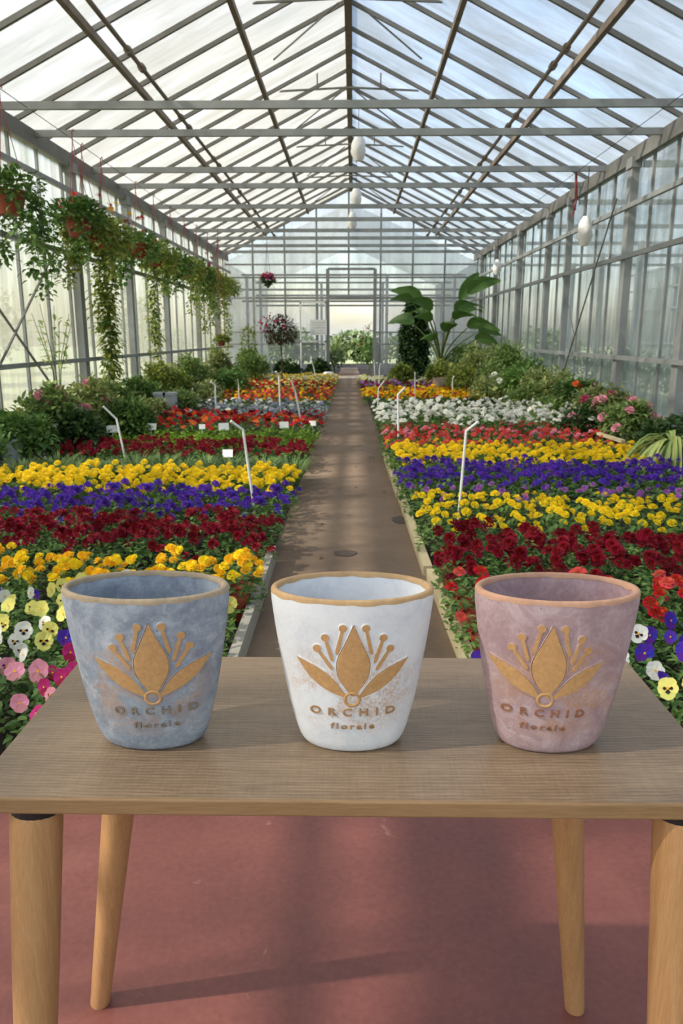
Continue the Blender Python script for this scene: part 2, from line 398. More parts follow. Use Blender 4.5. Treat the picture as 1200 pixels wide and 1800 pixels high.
# ------------------------------------------------------------------ the table
def wood(name, a, b_, c_, sv, rough, fine=180, ring=0, rot=0):
    m, t, b = new_mat(name)
    f = noise(t, 3.0, 6, sv, .6, .5); g = noise(t, 9.0, 5, tuple(q * 2.2 for q in sv), .7)
    col = ramp(t, f, [(.25, a), (.5, b_), (.75, c_)])
    col = mixc(t, .5, col, ramp(t, g, [(.3, a), (.7, c_)]))
    if ring:
        tcn = t.nodes.new('ShaderNodeTexCoord'); mpn = t.nodes.new('ShaderNodeMapping')
        mpn.inputs['Scale'].default_value = (1.0, 3.2, 1); mpn.inputs['Location'].default_value = (.02, -2.95, 0)
        t.links.new(tcn.outputs['Object'], mpn.inputs[0])
        wv = N(t, 'ShaderNodeTexWave', wave_type='RINGS', rings_direction='Z'); wv.inputs['Scale'].default_value = 15; wv.inputs['Distortion'].default_value = 4; wv.inputs['Detail'].default_value = 3
        t.links.new(mpn.outputs[0], wv.inputs['Vector'])
        col = mixc(t, .22, col, ramp(t, wv.outputs['Fac'], [(.2, a), (.8, c_)]))
        x1 = noise(t, 14, 4, (20, 1.6, 1), .6); y1 = noise(t, 14, 4, (1.2, 22, 1), .6)
        col = mixc(t, .14, col, ramp(t, x1, [(.35, (.30, .30, .30, 1)), (.7, (.75, .75, .75, 1))]), 'OVERLAY')
        col = mixc(t, .22, col, ramp(t, y1, [(.35, (.30, .30, .30, 1)), (.7, (.75, .75, .75, 1))]), 'OVERLAY')
        kn = noise(t, 5, 2, (1, 1.6, 1), .5, 0, (3.3, 1.2, 0))
        col = mixc(t, ramp(t, kn, [(.70, (0, 0, 0, 1)), (.78, (.6, .6, .6, 1))]), col, S(84, 62, 46))
    t.links.new(col, b.inputs['Base Color']); b.inputs['Roughness'].default_value = rough
    bump(t, b, g, .12, .0006); return m
M_top = wood('laminate_oak_top', S(112, 90, 68), S(140, 116, 90), S(166, 142, 114), (1.0, 9, 6), .33, ring=1)
M_edge = wood('edge_oak', S(126, 96, 62), S(150, 116, 78), S(168, 134, 94), (1.5, 10, 26), .5)
M_leg = wood('beech_leg', S(164, 116, 70), S(190, 142, 92), S(206, 160, 110), (26, 26, 1.3), .42)
TZ = .75
table = tag(empty('wooden_table', (0, 1.02, 0)), 'low wooden table with brown oak top and splayed round legs carrying three pots', 'table')
x0, x1, y0, y1 = -.474, .478, .81 - 1.02, 1.232 - 1.02
def rbox(x0, y0, z0, x1, y1, z1, r, seg=3):
    """slab with rounded top and bottom edges and rounded corners"""
    mbx = MB(); rows = []
    for t_ in range(seg + 1):
        a = PI / 2 * t_ / seg; rows.append((r * (1 - math.sin(a)), z0 + r * (1 - math.cos(a))))
    rows = rows + [(i, z0 + z1 - z) for i, z in rows[::-1]]
    cr_ = .012
    def ring(i, z):
        out = []
        for cx, cy, a0 in ((x1 - cr_, y1 - cr_, 0), (x0 + cr_, y1 - cr_, 90), (x0 + cr_, y0 + cr_, 180), (x1 - cr_, y0 + cr_, 270)):
            for k in range(4):
                a = math.radians(a0 + k * 30); out.append((cx + (cr_ - i) * math.cos(a), cy + (cr_ - i) * math.sin(a), z))
        return out
    rr = [ring(i, z) for i, z in rows]
    mbx.quadstrip(rr, 1, True); mbx.poly(rr[-1], 0); mbx.poly(rr[0][::-1], 1); return mbx
rbox(x0, y0, TZ - .0225, x1, y1, TZ, .003).build('table_top', [M_top, M_edge], table)
for (tx, ty, fx, fy) in ((-.400, .842, -.441, .775), (.412, .842, .424, .775), (-.379, 1.185, -.502, 1.24), (.358, 1.185, .444, 1.24)):
    a = Vector((tx, ty - 1.02, TZ - .030)); c = Vector((fx, fy - 1.02, 0.0)); mb = MB(); rows = []
    mb.tube([a.lerp(c, t_) for t_ in (0, .02, .3, .7, 1)], [.030, .0325, .0295, .0235, .019], 24); lg = mb.build('leg', M_leg, table, smooth=False)
    for p in lg.data.polygons: p.use_smooth = len(p.vertices) == 4
    mb = MB(); mb.tube([Vector((tx, ty - 1.02, TZ - .0225)), Vector((tx, ty - 1.02, TZ - .036))], .031, 24); cp = mb.build('leg_cap', M_black_plastic, lg); cp['label'] = 'black plastic cap at the top of the leg'

# ------------------------------------------------------------------ the three pots
FY = .58
PROF = [(0, .056), (.002, .063), (.006, .0675), (.015, .0725), (.029, .0772), (.065, .0858), (.10, .0925), (.139, .099), (.17, .1035), (.19, .106), (.205, .1078), (.216, .1087), (.2215, .1084)]
def prof_r(v):
    for (a, ra), (b_, rb) in zip(PROF, PROF[1:]):
        if v <= b_:
            t_ = (v - a) / (b_ - a); return ra + (rb - ra) * t_
    return PROF[-1][1]
def prof_s(v):       # smoothed
    return (prof_r(max(0, v - .008)) + 2 * prof_r(v) + prof_r(min(.22, v + .008))) / 4 if .03 < v < .2 else prof_r(v)
def surf(u, v, wd=0.0):
    def P(u, v):
        a = prof_r(v); q = max(0.0, 1 - (u / a) ** 2); return Vector((u, -a * FY * math.sqrt(q), v))
    p = P(u, v); e = .001
    n = (P(u + e, v) - P(u - e, v)).cross(P(u, v + e) - P(u, v - e)).normalized()
    return p + n * wd
def pot_mat(name, lo, mid, hi, gold_amt, seed, spk):
    m, t, b = new_mat(name)
    f = noise(t, 17, 11, (1, 1, 1), .78, .5, (seed, 0, 0)); g = noise(t, 90, 4, (1, 1, 1), .7); h = noise(t, 48, 8, (1, 1, .8), .8, .3, (0, seed, 0))
    c = ramp(t, f, [(.28, lo), (.5, mid), (.74, hi)])
    c = mixc(t, ramp(t, h, [(.52, (0, 0, 0, 1)), (.68, (spk, spk, spk, 1))]), c, hi)
    c = mixc(t, ramp(t, h, [(.30, (.45, .45, .45, 1)), (.42, (0, 0, 0, 1))]), c, lo)
    pit = noise(t, 130, 2, (1, 1, 1), .5, 0, (seed, seed, 0)); c = mixc(t, ramp(t, pit, [(.74, (0, 0, 0, 1)), (.78, (.6, .6, .6, 1))]), c, tuple(x * .35 for x in lo[:3]) + (1,))
    # gold dust rubbed around the emblem
    tcn = t.nodes.new('ShaderNodeTexCoord'); mpn = t.nodes.new('ShaderNodeMapping'); mpn.vector_type = 'POINT'
    mpn.inputs['Location'].default_value = (0, 0, -1.38); mpn.inputs['Scale'].default_value = (11.5, 0, 13.5)
    t.links.new(tcn.outputs['Object'], mpn.inputs[0])
    ln = N(t, 'ShaderNodeVectorMath', operation='LENGTH'); t.links.new(mpn.outputs[0], ln.inputs[0])
    d = N(t, 'ShaderNodeMapRange'); t.links.new(ln.outputs['Value'], d.inputs[0])
    d.inputs[1].default_value = .62; d.inputs[2].default_value = 1.15; d.inputs[3].default_value = 1; d.inputs[4].default_value = 0
    gm = noise(t, 20, 5, (1, 1, 1), .7, 0, (0, 0, seed)); gr = noise(t, 260, 2)
    s1 = ramp(t, gm, [(.44, (0, 0, 0, 1)), (.54, (1, 1, 1, 1))]); s2 = ramp(t, gr, [(.35, (.15,) * 3 + (1,)), (.62, (1, 1, 1, 1))])
    mk = mixc(t, 1.0, s1, s2, 'MULTIPLY'); mk = mixc(t, 1.0, mk, d.outputs[0], 'MULTIPLY')
    mk = mixc(t, 1.0, mk, (gold_amt,) * 3 + (1,), 'MULTIPLY')
    # only on the front
    sx = N(t, 'ShaderNodeSeparateXYZ'); t.links.new(tcn.outputs['Object'], sx.inputs[0])
    fr = N(t, 'ShaderNodeMath', operation='LESS_THAN'); t.links.new(sx.outputs[1], fr.inputs[0]); fr.inputs[1].default_value = -.02
    mk = mixc(t, 1.0, mk, fr.outputs[0], 'MULTIPLY')
    c = mixc(t, mk, c, S(190, 138, 84))
    t.links.new(c, b.inputs['Base Color']); b.inputs['Roughness'].default_value = .78; b.inputs['Specular IOR Level'].default_value = .25
    hh = mixc(t, .5, f, g); bump(t, b, hh, .35, .0012); return m
M_gold = plain('matte_gold_paint', S(196, 150, 98), .6, .0, .14, 160, .2)
M_rimtan = plain('bare_tan_clay', S(192, 156, 112), .8, 0, .14, 60, .2)

def z2(x, y, cx=603.0):   # emblem drawing units to metres across and up the pot
    return ((x - cx) * .000226, (1167 - y) * .0002445 + .002)
FLAME = [(0, .02), (.10, .20), (.22, .42), (.36, .72), (.48, .96), (.56, 1.0), (.66, .97), (.78, .78), (.90, .42), (1, .10)]
ALMOND = [(0, .02), (.08, .26), (.2, .58), (.35, .90), (.48, 1.0), (.62, .95), (.78, .68), (.9, .36), (1, .08)]
def pk(tab, t_):
    for (a, ka), (b_, kb) in zip(tab, tab[1:]):
        if t_ <= b_ + 1e-9:
            return ka + (kb - ka) * (t_ - a) / (b_ - a)
    return tab[-1][1]
def petal_shape(parent, tip, base, wl, wr, mats, tab, label):
    """a pointed petal in relief; half-widths wl, wr on either side of the line tip-base"""
    A = Vector((*z2(*tip), 0)); B = Vector((*z2(*base), 0)); d = (B - A); L = d.length; d.normalize(); nrm = Vector((-d.y, d.x, 0))
    n = 22; cs = [-1, -.97, -.9, -.45, 0, .45, .9, .97, 1]
    mb = MB(); rows = []; eo = []; ei = []
    for i in range(n + 1):
        t_ = i / n
        k = (pk(tab, max(0, t_ - .04)) + pk(tab, min(1, t_ + .04))) / 2 if 0 < i < n else pk(tab, t_)
        row = []
        for c in cs:
            wdt = (wl if c < 0 else wr) * k * abs(c) * (1 if c > 0 else -1)
            q = A + d * L * t_ + nrm * wdt
            row.append(surf(q.x, q.y, 0.0 if abs(c) == 1 else .0016))
        rows.append(row)
    mb.quadstrip(rows, 0)
    for sgn, wd in ((-1, wl), (1, wr)):       # raised lip of the pot's own colour around it
        lip = []
        for i in range(n + 1):
            t_ = i / n; k = (pk(tab, max(0, t_ - .04)) + pk(tab, min(1, t_ + .04))) / 2 if 0 < i < n else pk(tab, t_)
            rr_ = []
            for off, hh in ((.0002, .0), (.0005, .0018), (.0013, .0017), (.0021, 0)):
                q = A + d * L * t_ + nrm * sgn * (wd * k + off); rr_.append(surf(q.x, q.y, hh))
            lip.append(rr_)
        mb.quadstrip(lip, 1)
    o = mb.build('emblem_petal', mats, parent, smooth=True); o['label'] = label
    return o
def pot(cx_px, base_px, name, label, mats, rimlip, du, inner_mat=None):
    base = at(base_px, 1312, z=TZ + 0.0); base.y = .957; 
    # centre the foot
    p = empty('planter_pot', (at(base_px, 1306, y=.957).x, .957, TZ)); tag(p, label, 'pot', None)
    body, mg = mats
    mb = MB(); n = 72; prof = [(.0, .0)] + [(r, v) for v, r in PROF]
    fine = []
    vv = [PROF[i][0] for i in range(5)] + [.029 + (.2215 - .029) * k / 16 for k in range(1, 17)]
    fine = [(0.001, 0.0)] + [(prof_r(v), v) for v in vv]
    mb.lathe(fine, n, fy=FY)
    inner = [(.1000, .2225), (.0975, .205), (.094, .17), (.088, .12), (.080, .07), (.070, .03), (.062, .018), (.001, .016)]
    mb.lathe(inner, n, fy=FY, mi=0)
    mb.build('pot_body', [body], p, smooth=True)
    mb = MB(); rows = []
    for k in range(9):
        a = PI * k / 8; rows.append((.1035 + .0052 * math.cos(a), .2205 + .0058 * math.sin(a) ** .8 if 0 < k < 8 else .2205))
    rr_ = []
    for r_, z_ in rows:
        rr_.append([(r_ * math.cos(2 * PI * j / n), r_ * FY * math.sin(2 * PI * j / n), z_ - (0 if z_ > .2215 else .0025 * abs(math.sin(j * .7) * math.sin(j * .23 + 1)))) for j in range(n)])
    mb.quadstrip(rr_, 0, True); o = mb.build('pot_rim', rimlip, p, smooth=True); o['label'] = 'bare tan clay rim'
    em = empty('emblem'); em.parent = p; em.location = (0, 0, 0)
    pm = [mg, body]
    global z2
    cxs = 603.0 - du
    old = z2; z2 = lambda x, y, cx=cxs: old(x, y, cx)
    petal_shape(em, (609, 383), (606, 800), 98 * .000226, 98 * .000226, pm, FLAME, 'matte gold upright middle petal')
    petal_shape(em, (285, 595), (572, 812), 44 * .000226, 46 * .000226, pm, ALMOND, 'matte gold left petal')
    petal_shape(em, (920, 595), (636, 812), 46 * .000226, 44 * .000226, pm, ALMOND, 'matte gold right petal')
    for hx, hy, bx_, by_ in ((548, 402, 512, 550), (447, 460, 488, 592), (400, 525, 488, 642), (677, 402, 710, 552), (775, 460, 727, 602), (815, 525, 737, 645)):
        mb = MB(); A = Vector((*z2(hx, hy), 0)); B = Vector((*z2(bx_, by_), 0)); d = (B - A).normalized(); nr = Vector((-d.y, d.x, 0))
        r0 = 22 * .000226; L = (B - A).length
        for hgt, ex, mi in ((.0009, .0011, 1), (.0018, 0, 0)):
            c0 = surf(A.x, A.y, hgt); ring = [surf(A.x + (r0 + ex) * math.cos(2 * PI * k / 16), A.y + (r0 + ex) * math.sin(2 * PI * k / 16), hgt) for k in range(16)]
            ring0 = [surf(A.x + (r0 + ex + .0004) * math.cos(2 * PI * k / 16), A.y + (r0 + ex + .0004) * math.sin(2 * PI * k / 16), 0) for k in range(16)]
            mb.quadstrip([ring0, ring, [c0] * 16], mi, True)
            rows = []
            for i in range(9):
                t_ = i / 8; q = A + d * (L + (ex if i == 8 else 0)) * t_; hw = (8 + 2.5 * t_) * .000226 + ex
                if i == 8: hw *= .6
                rows.append([surf(q.x + nr.x * s_ * (hw + (.0004 if e_ else 0)), q.y + nr.y * s_ * (hw + (.0004 if e_ else 0)), 0 if e_ else hgt) for s_, e_ in ((-1, 1), (-1, 0), (1, 0), (1, 1))])
            mb.quadstrip(rows, mi)
        mb.build('emblem_stamen', pm, em)
    mb = MB(); A = Vector((*z2(600, 820), 0))
    def rg(r_, h_): return [surf(A.x + r_ * .000226 * math.cos(2 * PI * k / 24), A.y + r_ * .000226 * math.sin(2 * PI * k / 24), h_) for k in range(24)]
    mb.quadstrip([rg(52, 0), rg(49, .0022), rg(36, .0022), rg(33, .0006)], 0, True); mb.quadstrip([rg(33, .0008), rg(20, .0014), rg(1, .0014)], 1, True)
    mb.build('emblem_ring', pm, em, smooth=True)
    z2 = old
    for txt, yb_, hgt, wdt, nm in (('ORCHID', 924, 46, 495 if abs(du) < 50 else 465, 'lettering'), ('florale', 1008, 36, 255, 'lettering')):
        fc = bpy.data.curves.new('letters', 'FONT'); fc.body = txt; fc.align_x = 'CENTER'; fc.size = 1; fc.resolution_u = 3
        fc.space_character = 1.9 if txt == 'ORCHID' else 1.35; fc.extrude = .5; fc.offset = .018
        to = bpy.data.objects.new('letters', fc); COL.objects.link(to)
        bpy.context.view_layer.update()
        me = bpy.data.meshes.new_from_object(to.evaluated_get(bpy.context.evaluated_depsgraph_get()))
        COL.objects.unlink(to); bpy.data.objects.remove(to)
        xs = [v_.co.x for v_ in me.vertices]; cx = (max(xs) + min(xs)) / 2; k = wdt * .000226 / (max(xs) - min(xs)); kh = hgt * .0002445 / .72
        u0, v0 = z2(603 + du, yb_)
        for v_ in me.vertices:
            v_.co = surf(u0 + (v_.co.x - cx) * k, v0 + v_.co.y * kh, .0016 if v_.co.z > 0 else -.0005)
        me.materials.clear(); me.materials.append(M_LET['abc'.index(name)])
        link('lettering', me, em)
    return p
M_pot_blue = pot_mat('blue_grey_cement', S(106, 115, 130), S(148, 156, 168), S(196, 200, 206), .60, 2.0, .6)
M_pot_white = pot_mat('whitewashed_cement', S(206, 208, 214), S(226, 227, 230), S(238, 238, 236), .62, 5.0, .6)
M_pot_mauve = pot_mat('mauve_cement', S(142, 112, 116), S(176, 148, 150), S(208, 188, 190), .62, 9.0, .5)
M_LET = [plain('worn_letters_dark', S(134, 120, 104), .8, 0, .15, 60), plain('worn_letters_tan', S(172, 134, 92), .8, 0, .15, 60), plain('worn_letters_brown', S(150, 102, 76), .8, 0, .15, 60)]
pot(273, 273, 'a', 'blue-grey cement pot with gold orchid emblem, leftmost of the three on the table', (M_pot_blue, M_gold), plain('rim_blue', S(168, 148, 122), .8, 0, .18, 60, .2), 70).scale = (1.03, 1.0, 1.0)
pot(618, 618, 'b', 'white cement pot with gold orchid emblem in the middle of the table', (M_pot_white, M_gold), M_rimtan, 4)
pot(960, 960, 'c', 'mauve cement pot with gold orchid emblem, rightmost of the three on the table', (M_pot_mauve, M_gold), plain('rim_mauve', S(196, 150, 122), .8, 0, .14, 60, .2), -86)

# ------------------------------------------------------------------ flowers: bloom and plant meshes
def bloom_ruffled(mb, c, n, r, mi, full=True):
    """a full double flower: rings of cupped, ruffled petals"""
    n = n.normalized(); sx = n.orthogonal().normalized(); sy = n.cross(sx)
    for cnt, r_, up, ph in (((6, 1.0, .05, 0), (5, .72, .30, .4), (4, .42, .45, .9)) if full else ((5, 1.0, .1, 0), (3, .5, .4, .5))):
        for k in range(cnt):
            a = 2 * PI * k / cnt + ph + R.uniform(-.2, .2); wv = PI / cnt * 1.15
            rows = [[c + n * r * up * .4]*3]
            for q in ((.55, 1.0) if full else (1.0,)):
                row = []
                for j in (-1, 0, 1):
                    aa = a + j * wv * q; rr = r * r_ * q * R.uniform(.88, 1.08)
                    row.append(c + sx * math.cos(aa) * rr + sy * math.sin(aa) * rr + n * (r * up * (.6 + q) + r * R.uniform(-.06, .1)))
                rows.append(row)
            mb.quadstrip(rows, mi)
def bloom_pansy(mb, c, n, r, mi, face=None, eye=2):
    """flat pansy: two upper, two side and one broad lower petal, with an optional dark face"""
    n = n.normalized(); up = Vector((0, 0, 1)); sy = up - n * up.dot(n)
    sy = sy.normalized() if sy.length > .1 else n.orthogonal().normalized(); sx = sy.cross(n)
    for i, (a, rr, wv, h) in enumerate(((118, .95, 40, 0), (62, .95, 40, .02), (180, .85, 42, .06), (0, .85, 42, .06), (270, .95, 55, .10))):
        a = math.radians(a + R.uniform(-6, 6)); wv = math.radians(wv); rows = [[c + n * r * h] * 5]
        for q in (.5, .85, 1.0):
            row = []
            for j in (-1, -.5, 0, .5, 1):
                aa = a + j * wv * (1.0 if q < .9 else .72); r2 = r * rr * q * (1 - .08 * abs(j)) * R.uniform(.96, 1.04)
                row.append(c + sx * math.cos(aa) * r2 + sy * math.sin(aa) * r2 + n * r * (h + .12 * q * q + R.uniform(-.02, .03)))
            rows.append(row)
        mb.quadstrip(rows, mi)
        if face is not None and i >= 2:
            rows = [[c + n * r * (h + .03)] * 3]
            for q in (.28, .5):
                rows.append([c + (sx * math.cos(a + j * wv * .62) + sy * math.sin(a + j * wv * .62)) * r * rr * q * (1 if j == 0 else .8) + n * r * (h + .03 + .12 * q * q + .03) for j in (-1, 0, 1)])
            mb.quadstrip(rows, face)
    e = c + n * r * .24; mb.poly([e + (sx * math.cos(k * PI / 3) + sy * math.sin(k * PI / 3)) * r * .12 for k in range(6)], eye)
def foliage(rad, hgt, n, L, W, kind='mound'):
    mb = MB()
    for _ in range(n):
        a = R.uniform(0, 2 * PI); q = math.sqrt(R.random()); r_ = rad * q
        if kind == 'grass':
            p = Vector((r_ * math.cos(a) * .6, r_ * math.sin(a) * .6, .02)); d = Vector((math.cos(a) * .5, math.sin(a) * .5, R.uniform(.8, 1.3)))
            mb.leaf(p, d, Vector((0, 0, 1)), hgt * R.uniform(.8, 1.25), W, .5)
        else:
            hmax = hgt * (1 - .55 * q ** 2.5); z = hmax * R.uniform(.25, 1.0)
            p = Vector((r_ * math.cos(a), r_ * math.sin(a), z)); o = Vector((math.cos(a), math.sin(a), 0))
            d = o * R.uniform(.2, 1) + Vector((R.uniform(-.6, .6), R.uniform(-.6, .6), R.uniform(-.2, .9)))
            mb.leaf(p - d.normalized() * L * .4, d, Vector((0, 0, 1)), L * R.uniform(.7, 1.2), W * R.uniform(.7, 1.2), R.uniform(.1, .6))
    return mb

CUPS = {}
def bloom_mesh(col, shape, var):
    k = (col, shape, var)
    if k not in CUPS:
        mb = MB(); z = Vector((0, 0, 1)); c = Vector((0, 0, 0))
        if shape == 'ruffled': bloom_ruffled(mb, c, z, .5, 0)
        else:
            f = Vector((0, -1, 0)); bloom_pansy(mb, c, f, .5, 0, 1 if shape == 'faced' else None, 2)
        CUPS[k] = mb.mesh('bloom', [PET[col], M_black if col in ('pale', 'white', 'yellow') else M_maroon, M_eye])
    return CUPS[k]
FOL = {}
def fol_mesh(g, kind, rad, hgt, lod, var):
    k = (g, kind, rad, hgt, lod, var)
    if k not in FOL:
        n = {0: 120, 1: 80, 2: 42}[lod]
        if kind == 'grass': mb = foliage(rad, hgt, n, .1, .012 if lod == 0 else .016, 'grass')
        else:
            f_ = {0: 1, 1: 1.15, 2: 1.6}[lod]; mb = foliage(rad, hgt, n, .042 * f_, .022 * f_)
        FOL[k] = mb.mesh('plant', [GREEN[g]])
    return FOL[k]
HEADS = {}
def heads_mb(mb, cols, rad, hgt, n, size, shape, lod, mi0):
    for i in range(n):
        a = R.uniform(0, 2 * PI); q = math.sqrt(R.random()); c = Vector((rad * q * math.cos(a), rad * q * math.sin(a), hgt * (1.05 - .3 * q * q) + R.uniform(-.02, .025)))
        nn = Vector((math.cos(a) * q * .5 + R.uniform(-.3, .3), math.sin(a) * q * .5 - .35 + R.uniform(-.3, .3), 1))
        ci = mi0 + R.randrange(len(cols)); s_ = size / 2 * R.uniform(.85, 1.15)
        if shape == 'ruffled' or lod == 2: bloom_ruffled(mb, c, nn, s_, ci, lod < 2)
        else: bloom_pansy(mb, c, Vector((nn.x, -1, .8)), s_, ci, None, ci)
def head_mesh(cols, rad, hgt, n, size, shape, lod, var):
    k = (cols, rad, hgt, n, size, shape, lod, var)
    if k not in HEADS:
        mb = MB(); heads_mb(mb, cols, rad, hgt, n, size, shape, lod, 0); HEADS[k] = mb.mesh('flower_heads', [PET[c] for c in cols])
    return HEADS[k]
def far_mesh(g, cols, rad, hgt, n, size, var):
    k = ('far', g, cols, rad, hgt, n, size, var)
    if k not in HEADS:
        mb = foliage(rad, hgt, 46, .065, .035)
        if n: heads_mb(mb, cols, rad, hgt, n, size, 'ruffled', 2, 1)
        HEADS[k] = mb.mesh('plant', [GREEN[g]] + [PET[c] for c in cols])
    return HEADS[k]
mbp = MB(); mbp.lathe([(.001, .0), (.042, .0), (.055, .085), (.058, .086), (.058, .098), (.052, .098), (.050, .085), (.001, .08)], 14)
POTMESH = mbp.mesh('nursery_pot', [M_terra])

def yrow(py, h=.2): return at(600, py, z=h).y
NPL = 0
def plant(name, label, group, cat, x, y, g, fkind, cols, shape, rad, hgt, nb, size, pot_=False, faced=0.0):
    global NPL; NPL += 1
    s_ = R.uniform(.88, 1.14); rz = R.uniform(0, 2 * PI); v = R.randrange(4); base = .02
    if y > 9.0:
        o = link(name, far_mesh(g, cols, rad, hgt, nb, size, v % 3), None, (x, y, base))
        o.rotation_euler.z = rz; o.scale = (s_, s_, s_); tag(o, label, cat, group); return o
    lod = 0 if y < 4.3 else 1
    o = link(name, fol_mesh(g, fkind, rad, hgt, lod, v), None, (x, y, base)); tag(o, label, cat, group)
    if lod == 0:
        o.scale = (s_, s_, s_ * R.uniform(.85, 1.15)); 
        if pot_: link('nursery_pot', POTMESH, o, (0, 0, -.0))
        cc_ = [(R.uniform(-.8, .8), R.uniform(-.8, .8)) for _ in range(3 if nb > 8 else 2)]
        for i in range(nb):
            a = 2 * PI * (i * .618 + R.uniform(-.05, .05)); q = math.sqrt((i + .6) / (nb + .3))
            if shape == 'ruffled' and i % 4:
                k_ = cc_[i % len(cc_)]; u_ = k_[0] + R.uniform(-.42, .42); v_ = k_[1] + R.uniform(-.42, .42); a = math.atan2(v_, u_); q = min(1.05, math.hypot(u_, v_))
            rr = rad * q * .95
            col = cols[R.randrange(len(cols))]; sh = 'faced' if (shape == 'pansy' and R.random() < faced) else shape
            b = link('bloom', bloom_mesh(col, sh, R.randrange(3)), o, (rr * math.cos(a), rr * math.sin(a), hgt * (1.08 - .32 * q * q) + R.uniform(-.02, .02)))
            k = size * R.uniform(.82, 1.15); b.scale = (k, k, k)
            if shape == 'ruffled': b.rotation_euler = (R.uniform(.1, 1.15), R.uniform(-.4, .4), R.uniform(-.5, .5))
            else: b.rotation_euler = (R.uniform(-.75, -.1), R.uniform(-.3, .3), R.uniform(-.6, .6))
    else:
        o.rotation_euler.z = 0; o.scale = (s_, s_, s_)
        if nb: link('flower_heads', head_mesh(cols, rad, hgt, nb, size, shape, lod, v), o)
    return o

ORD = ['first', 'second', 'third', 'fourth', 'fifth', 'sixth', 'seventh', 'eighth', 'ninth', 'tenth', 'eleventh', 'twelfth', 'thirteenth', 'fourteenth', 'fifteenth', 'sixteenth', 'seventeenth', 'eighteenth', 'nineteenth', 'twentieth']
def which(i, nr, k):
    ln = '' if nr == 1 else (', front line' if i == 0 else ', back line' if i == nr - 1 else f', {ORD[i]} line')
    return f"{ORD[k]} from the path{ln}"
def row(side, p0, p1, cols, rowname, name='pansy_plant', g='pansy', fkind='mound', shape='ruffled', nb=12, size=.058, hgt=.2, adj='', faced=0.0, noun='pansy', over=.35):
    ya = yrow(p1, hgt + .01); ybb = yrow(p0, hgt + .01)
    sp = .20 if ya < 4.2 else (.235 if ya < 9 else .36)
    rad = {.20: .115, .235: .135, .36: .205}[sp]
    if ya >= 9: nb = int(nb * 1.9); size = max(size, .062) * 1.25
    nr = max(1, round((ybb - ya) / (sp * .95)))
    for i in range(nr):
        y = ya + (ybb - ya) * (i + .5) / nr
        x = (abs(RL(y)) if side == 'left' else RR(y)) + rad * over + R.uniform(0, .05)
        lim = min(3.05 if side == 'left' else 2.85, .50 * y + .55); k = 0
        while x < lim:
            xx = -x if side == 'left' else x
            cc = cols if isinstance(cols, tuple) else (cols,)
            nbi = max(1, int(nb * .35)) if (nr >= 3 and i == 0 and nb > 3) else nb
            plant(name, f"{adj} {noun}, {which(i, nr, k)} of the {side} bed's {rowname} row", f"{adj} {noun} plants of the {side} bed's {rowname} row", 'flower', xx + R.uniform(-.025, .025), y + R.uniform(-.035, .035), g, fkind, cc, shape, rad, hgt, nbi, size, pot_=k == 0, faced=faced)
            x += sp * R.uniform(.92, 1.1); k += 1

# left bed, from the table away
def mixed(side, ya, yb, specs, where, hgt=.2):
    sp = .2; nr = round((yb - ya) / sp)
    for i in range(nr):
        y = ya + (yb - ya) * (i + .5) / nr
        x = (abs(RL(y)) if side == 'left' else RR(y)) + .09; lim = .5 * y + .85; k = 0
        while x < lim:
            cols, adj, fc, nb, nm = specs[R.randrange(len(specs))]; nb += 1
            plant(nm, f'{adj}, {which(i, nr, k)} {where}', f'pansies {where}', 'flower', (-x if side == 'left' else x) + R.uniform(-.03, .03), y + R.uniform(-.03, .03), 'pansy', 'mound', cols, 'pansy', .12, hgt, nb, .072, faced=fc)
            x += sp * R.uniform(.95, 1.15); k += 1
P1 = [(('pink', 'magenta'), 'pink pansy', .4, 3, 'pansy_plant'), (('crimson', 'blush'), 'wine red pansy', .2, 3, 'pansy_plant'), (('white', 'pink'), 'whitish pansy', .3, 2, 'pansy_plant'), (('magenta',), 'nearly bare pansy', .3, 1, 'pansy_plant')]
P2 = [(('pale',), 'pale yellow pansy', .5, 5, 'pansy_plant'), (('pale', 'white'), 'cream pansy', .5, 4, 'pansy_plant'), (('purple', 'white'), 'leafy purple pansy', .2, 2, 'pansy_plant')]
P3 = [(('purple',), 'purple pansy', .2, 4, 'pansy_plant'), (('pale', 'purple'), 'yellow and purple pansy', .6, 3, 'pansy_plant'), (('pink', 'white'), 'sparse pink pansy', .3, 1, 'pansy_plant')]
P4 = [(('purple', 'purple', 'white'), 'purple and white pansy', .2, 3, 'pansy_plant'), (('purple',), 'leafy violet pansy', .1, 4, 'pansy_plant')]
YA = yrow(1130); YBm = yrow(1035)
mixed('left', 2.08, YA, P1, 'beside the table, left bed')
mixed('left', YA, YBm, P2, 'behind the pinks, left bed')
row('left', 972, 1032, ('gold', 'gold', 'yellow'), 'golden front', adj='golden', nb=9, size=.054)
row('left', 905, 965, 'crimson', 'dark crimson', 'primrose_plant', adj='crimson', nb=10, size=.066, noun='primrose')
row('left', 860, 905, 'purple', 'purple', 'viola_plant', adj='violet', nb=11, size=.058, noun='viola')
row('left', 820, 860, 'yellow', 'bright yellow', adj='yellow', nb=13, size=.058)
row('left', 797, 820, ('yellow',), 'grassy', 'carnation_plant', 'grassy', 'grass', adj='budding', nb=0, hgt=.21, noun='carnation')
row('left', 773, 797, 'crimson', 'wine red', 'primrose_plant', adj='wine red', nb=13, size=.06, noun='primrose')
row('left', 749, 773, 'yellow', 'lime green', 'bedding_plant', 'bright', adj='lime green', nb=0, noun='seedling')
row('left', 724, 748, ('red', 'red', 'crimson', 'orange'), 'scarlet', 'cyclamen_plant', adj='scarlet', nb=6, size=.06, noun='cyclamen', hgt=.24)
row('left', 703, 724, ('bluegrey', 'white'), 'silvery', 'silver_ragwort', 'grey', adj='silver', nb=2, noun='ragwort')
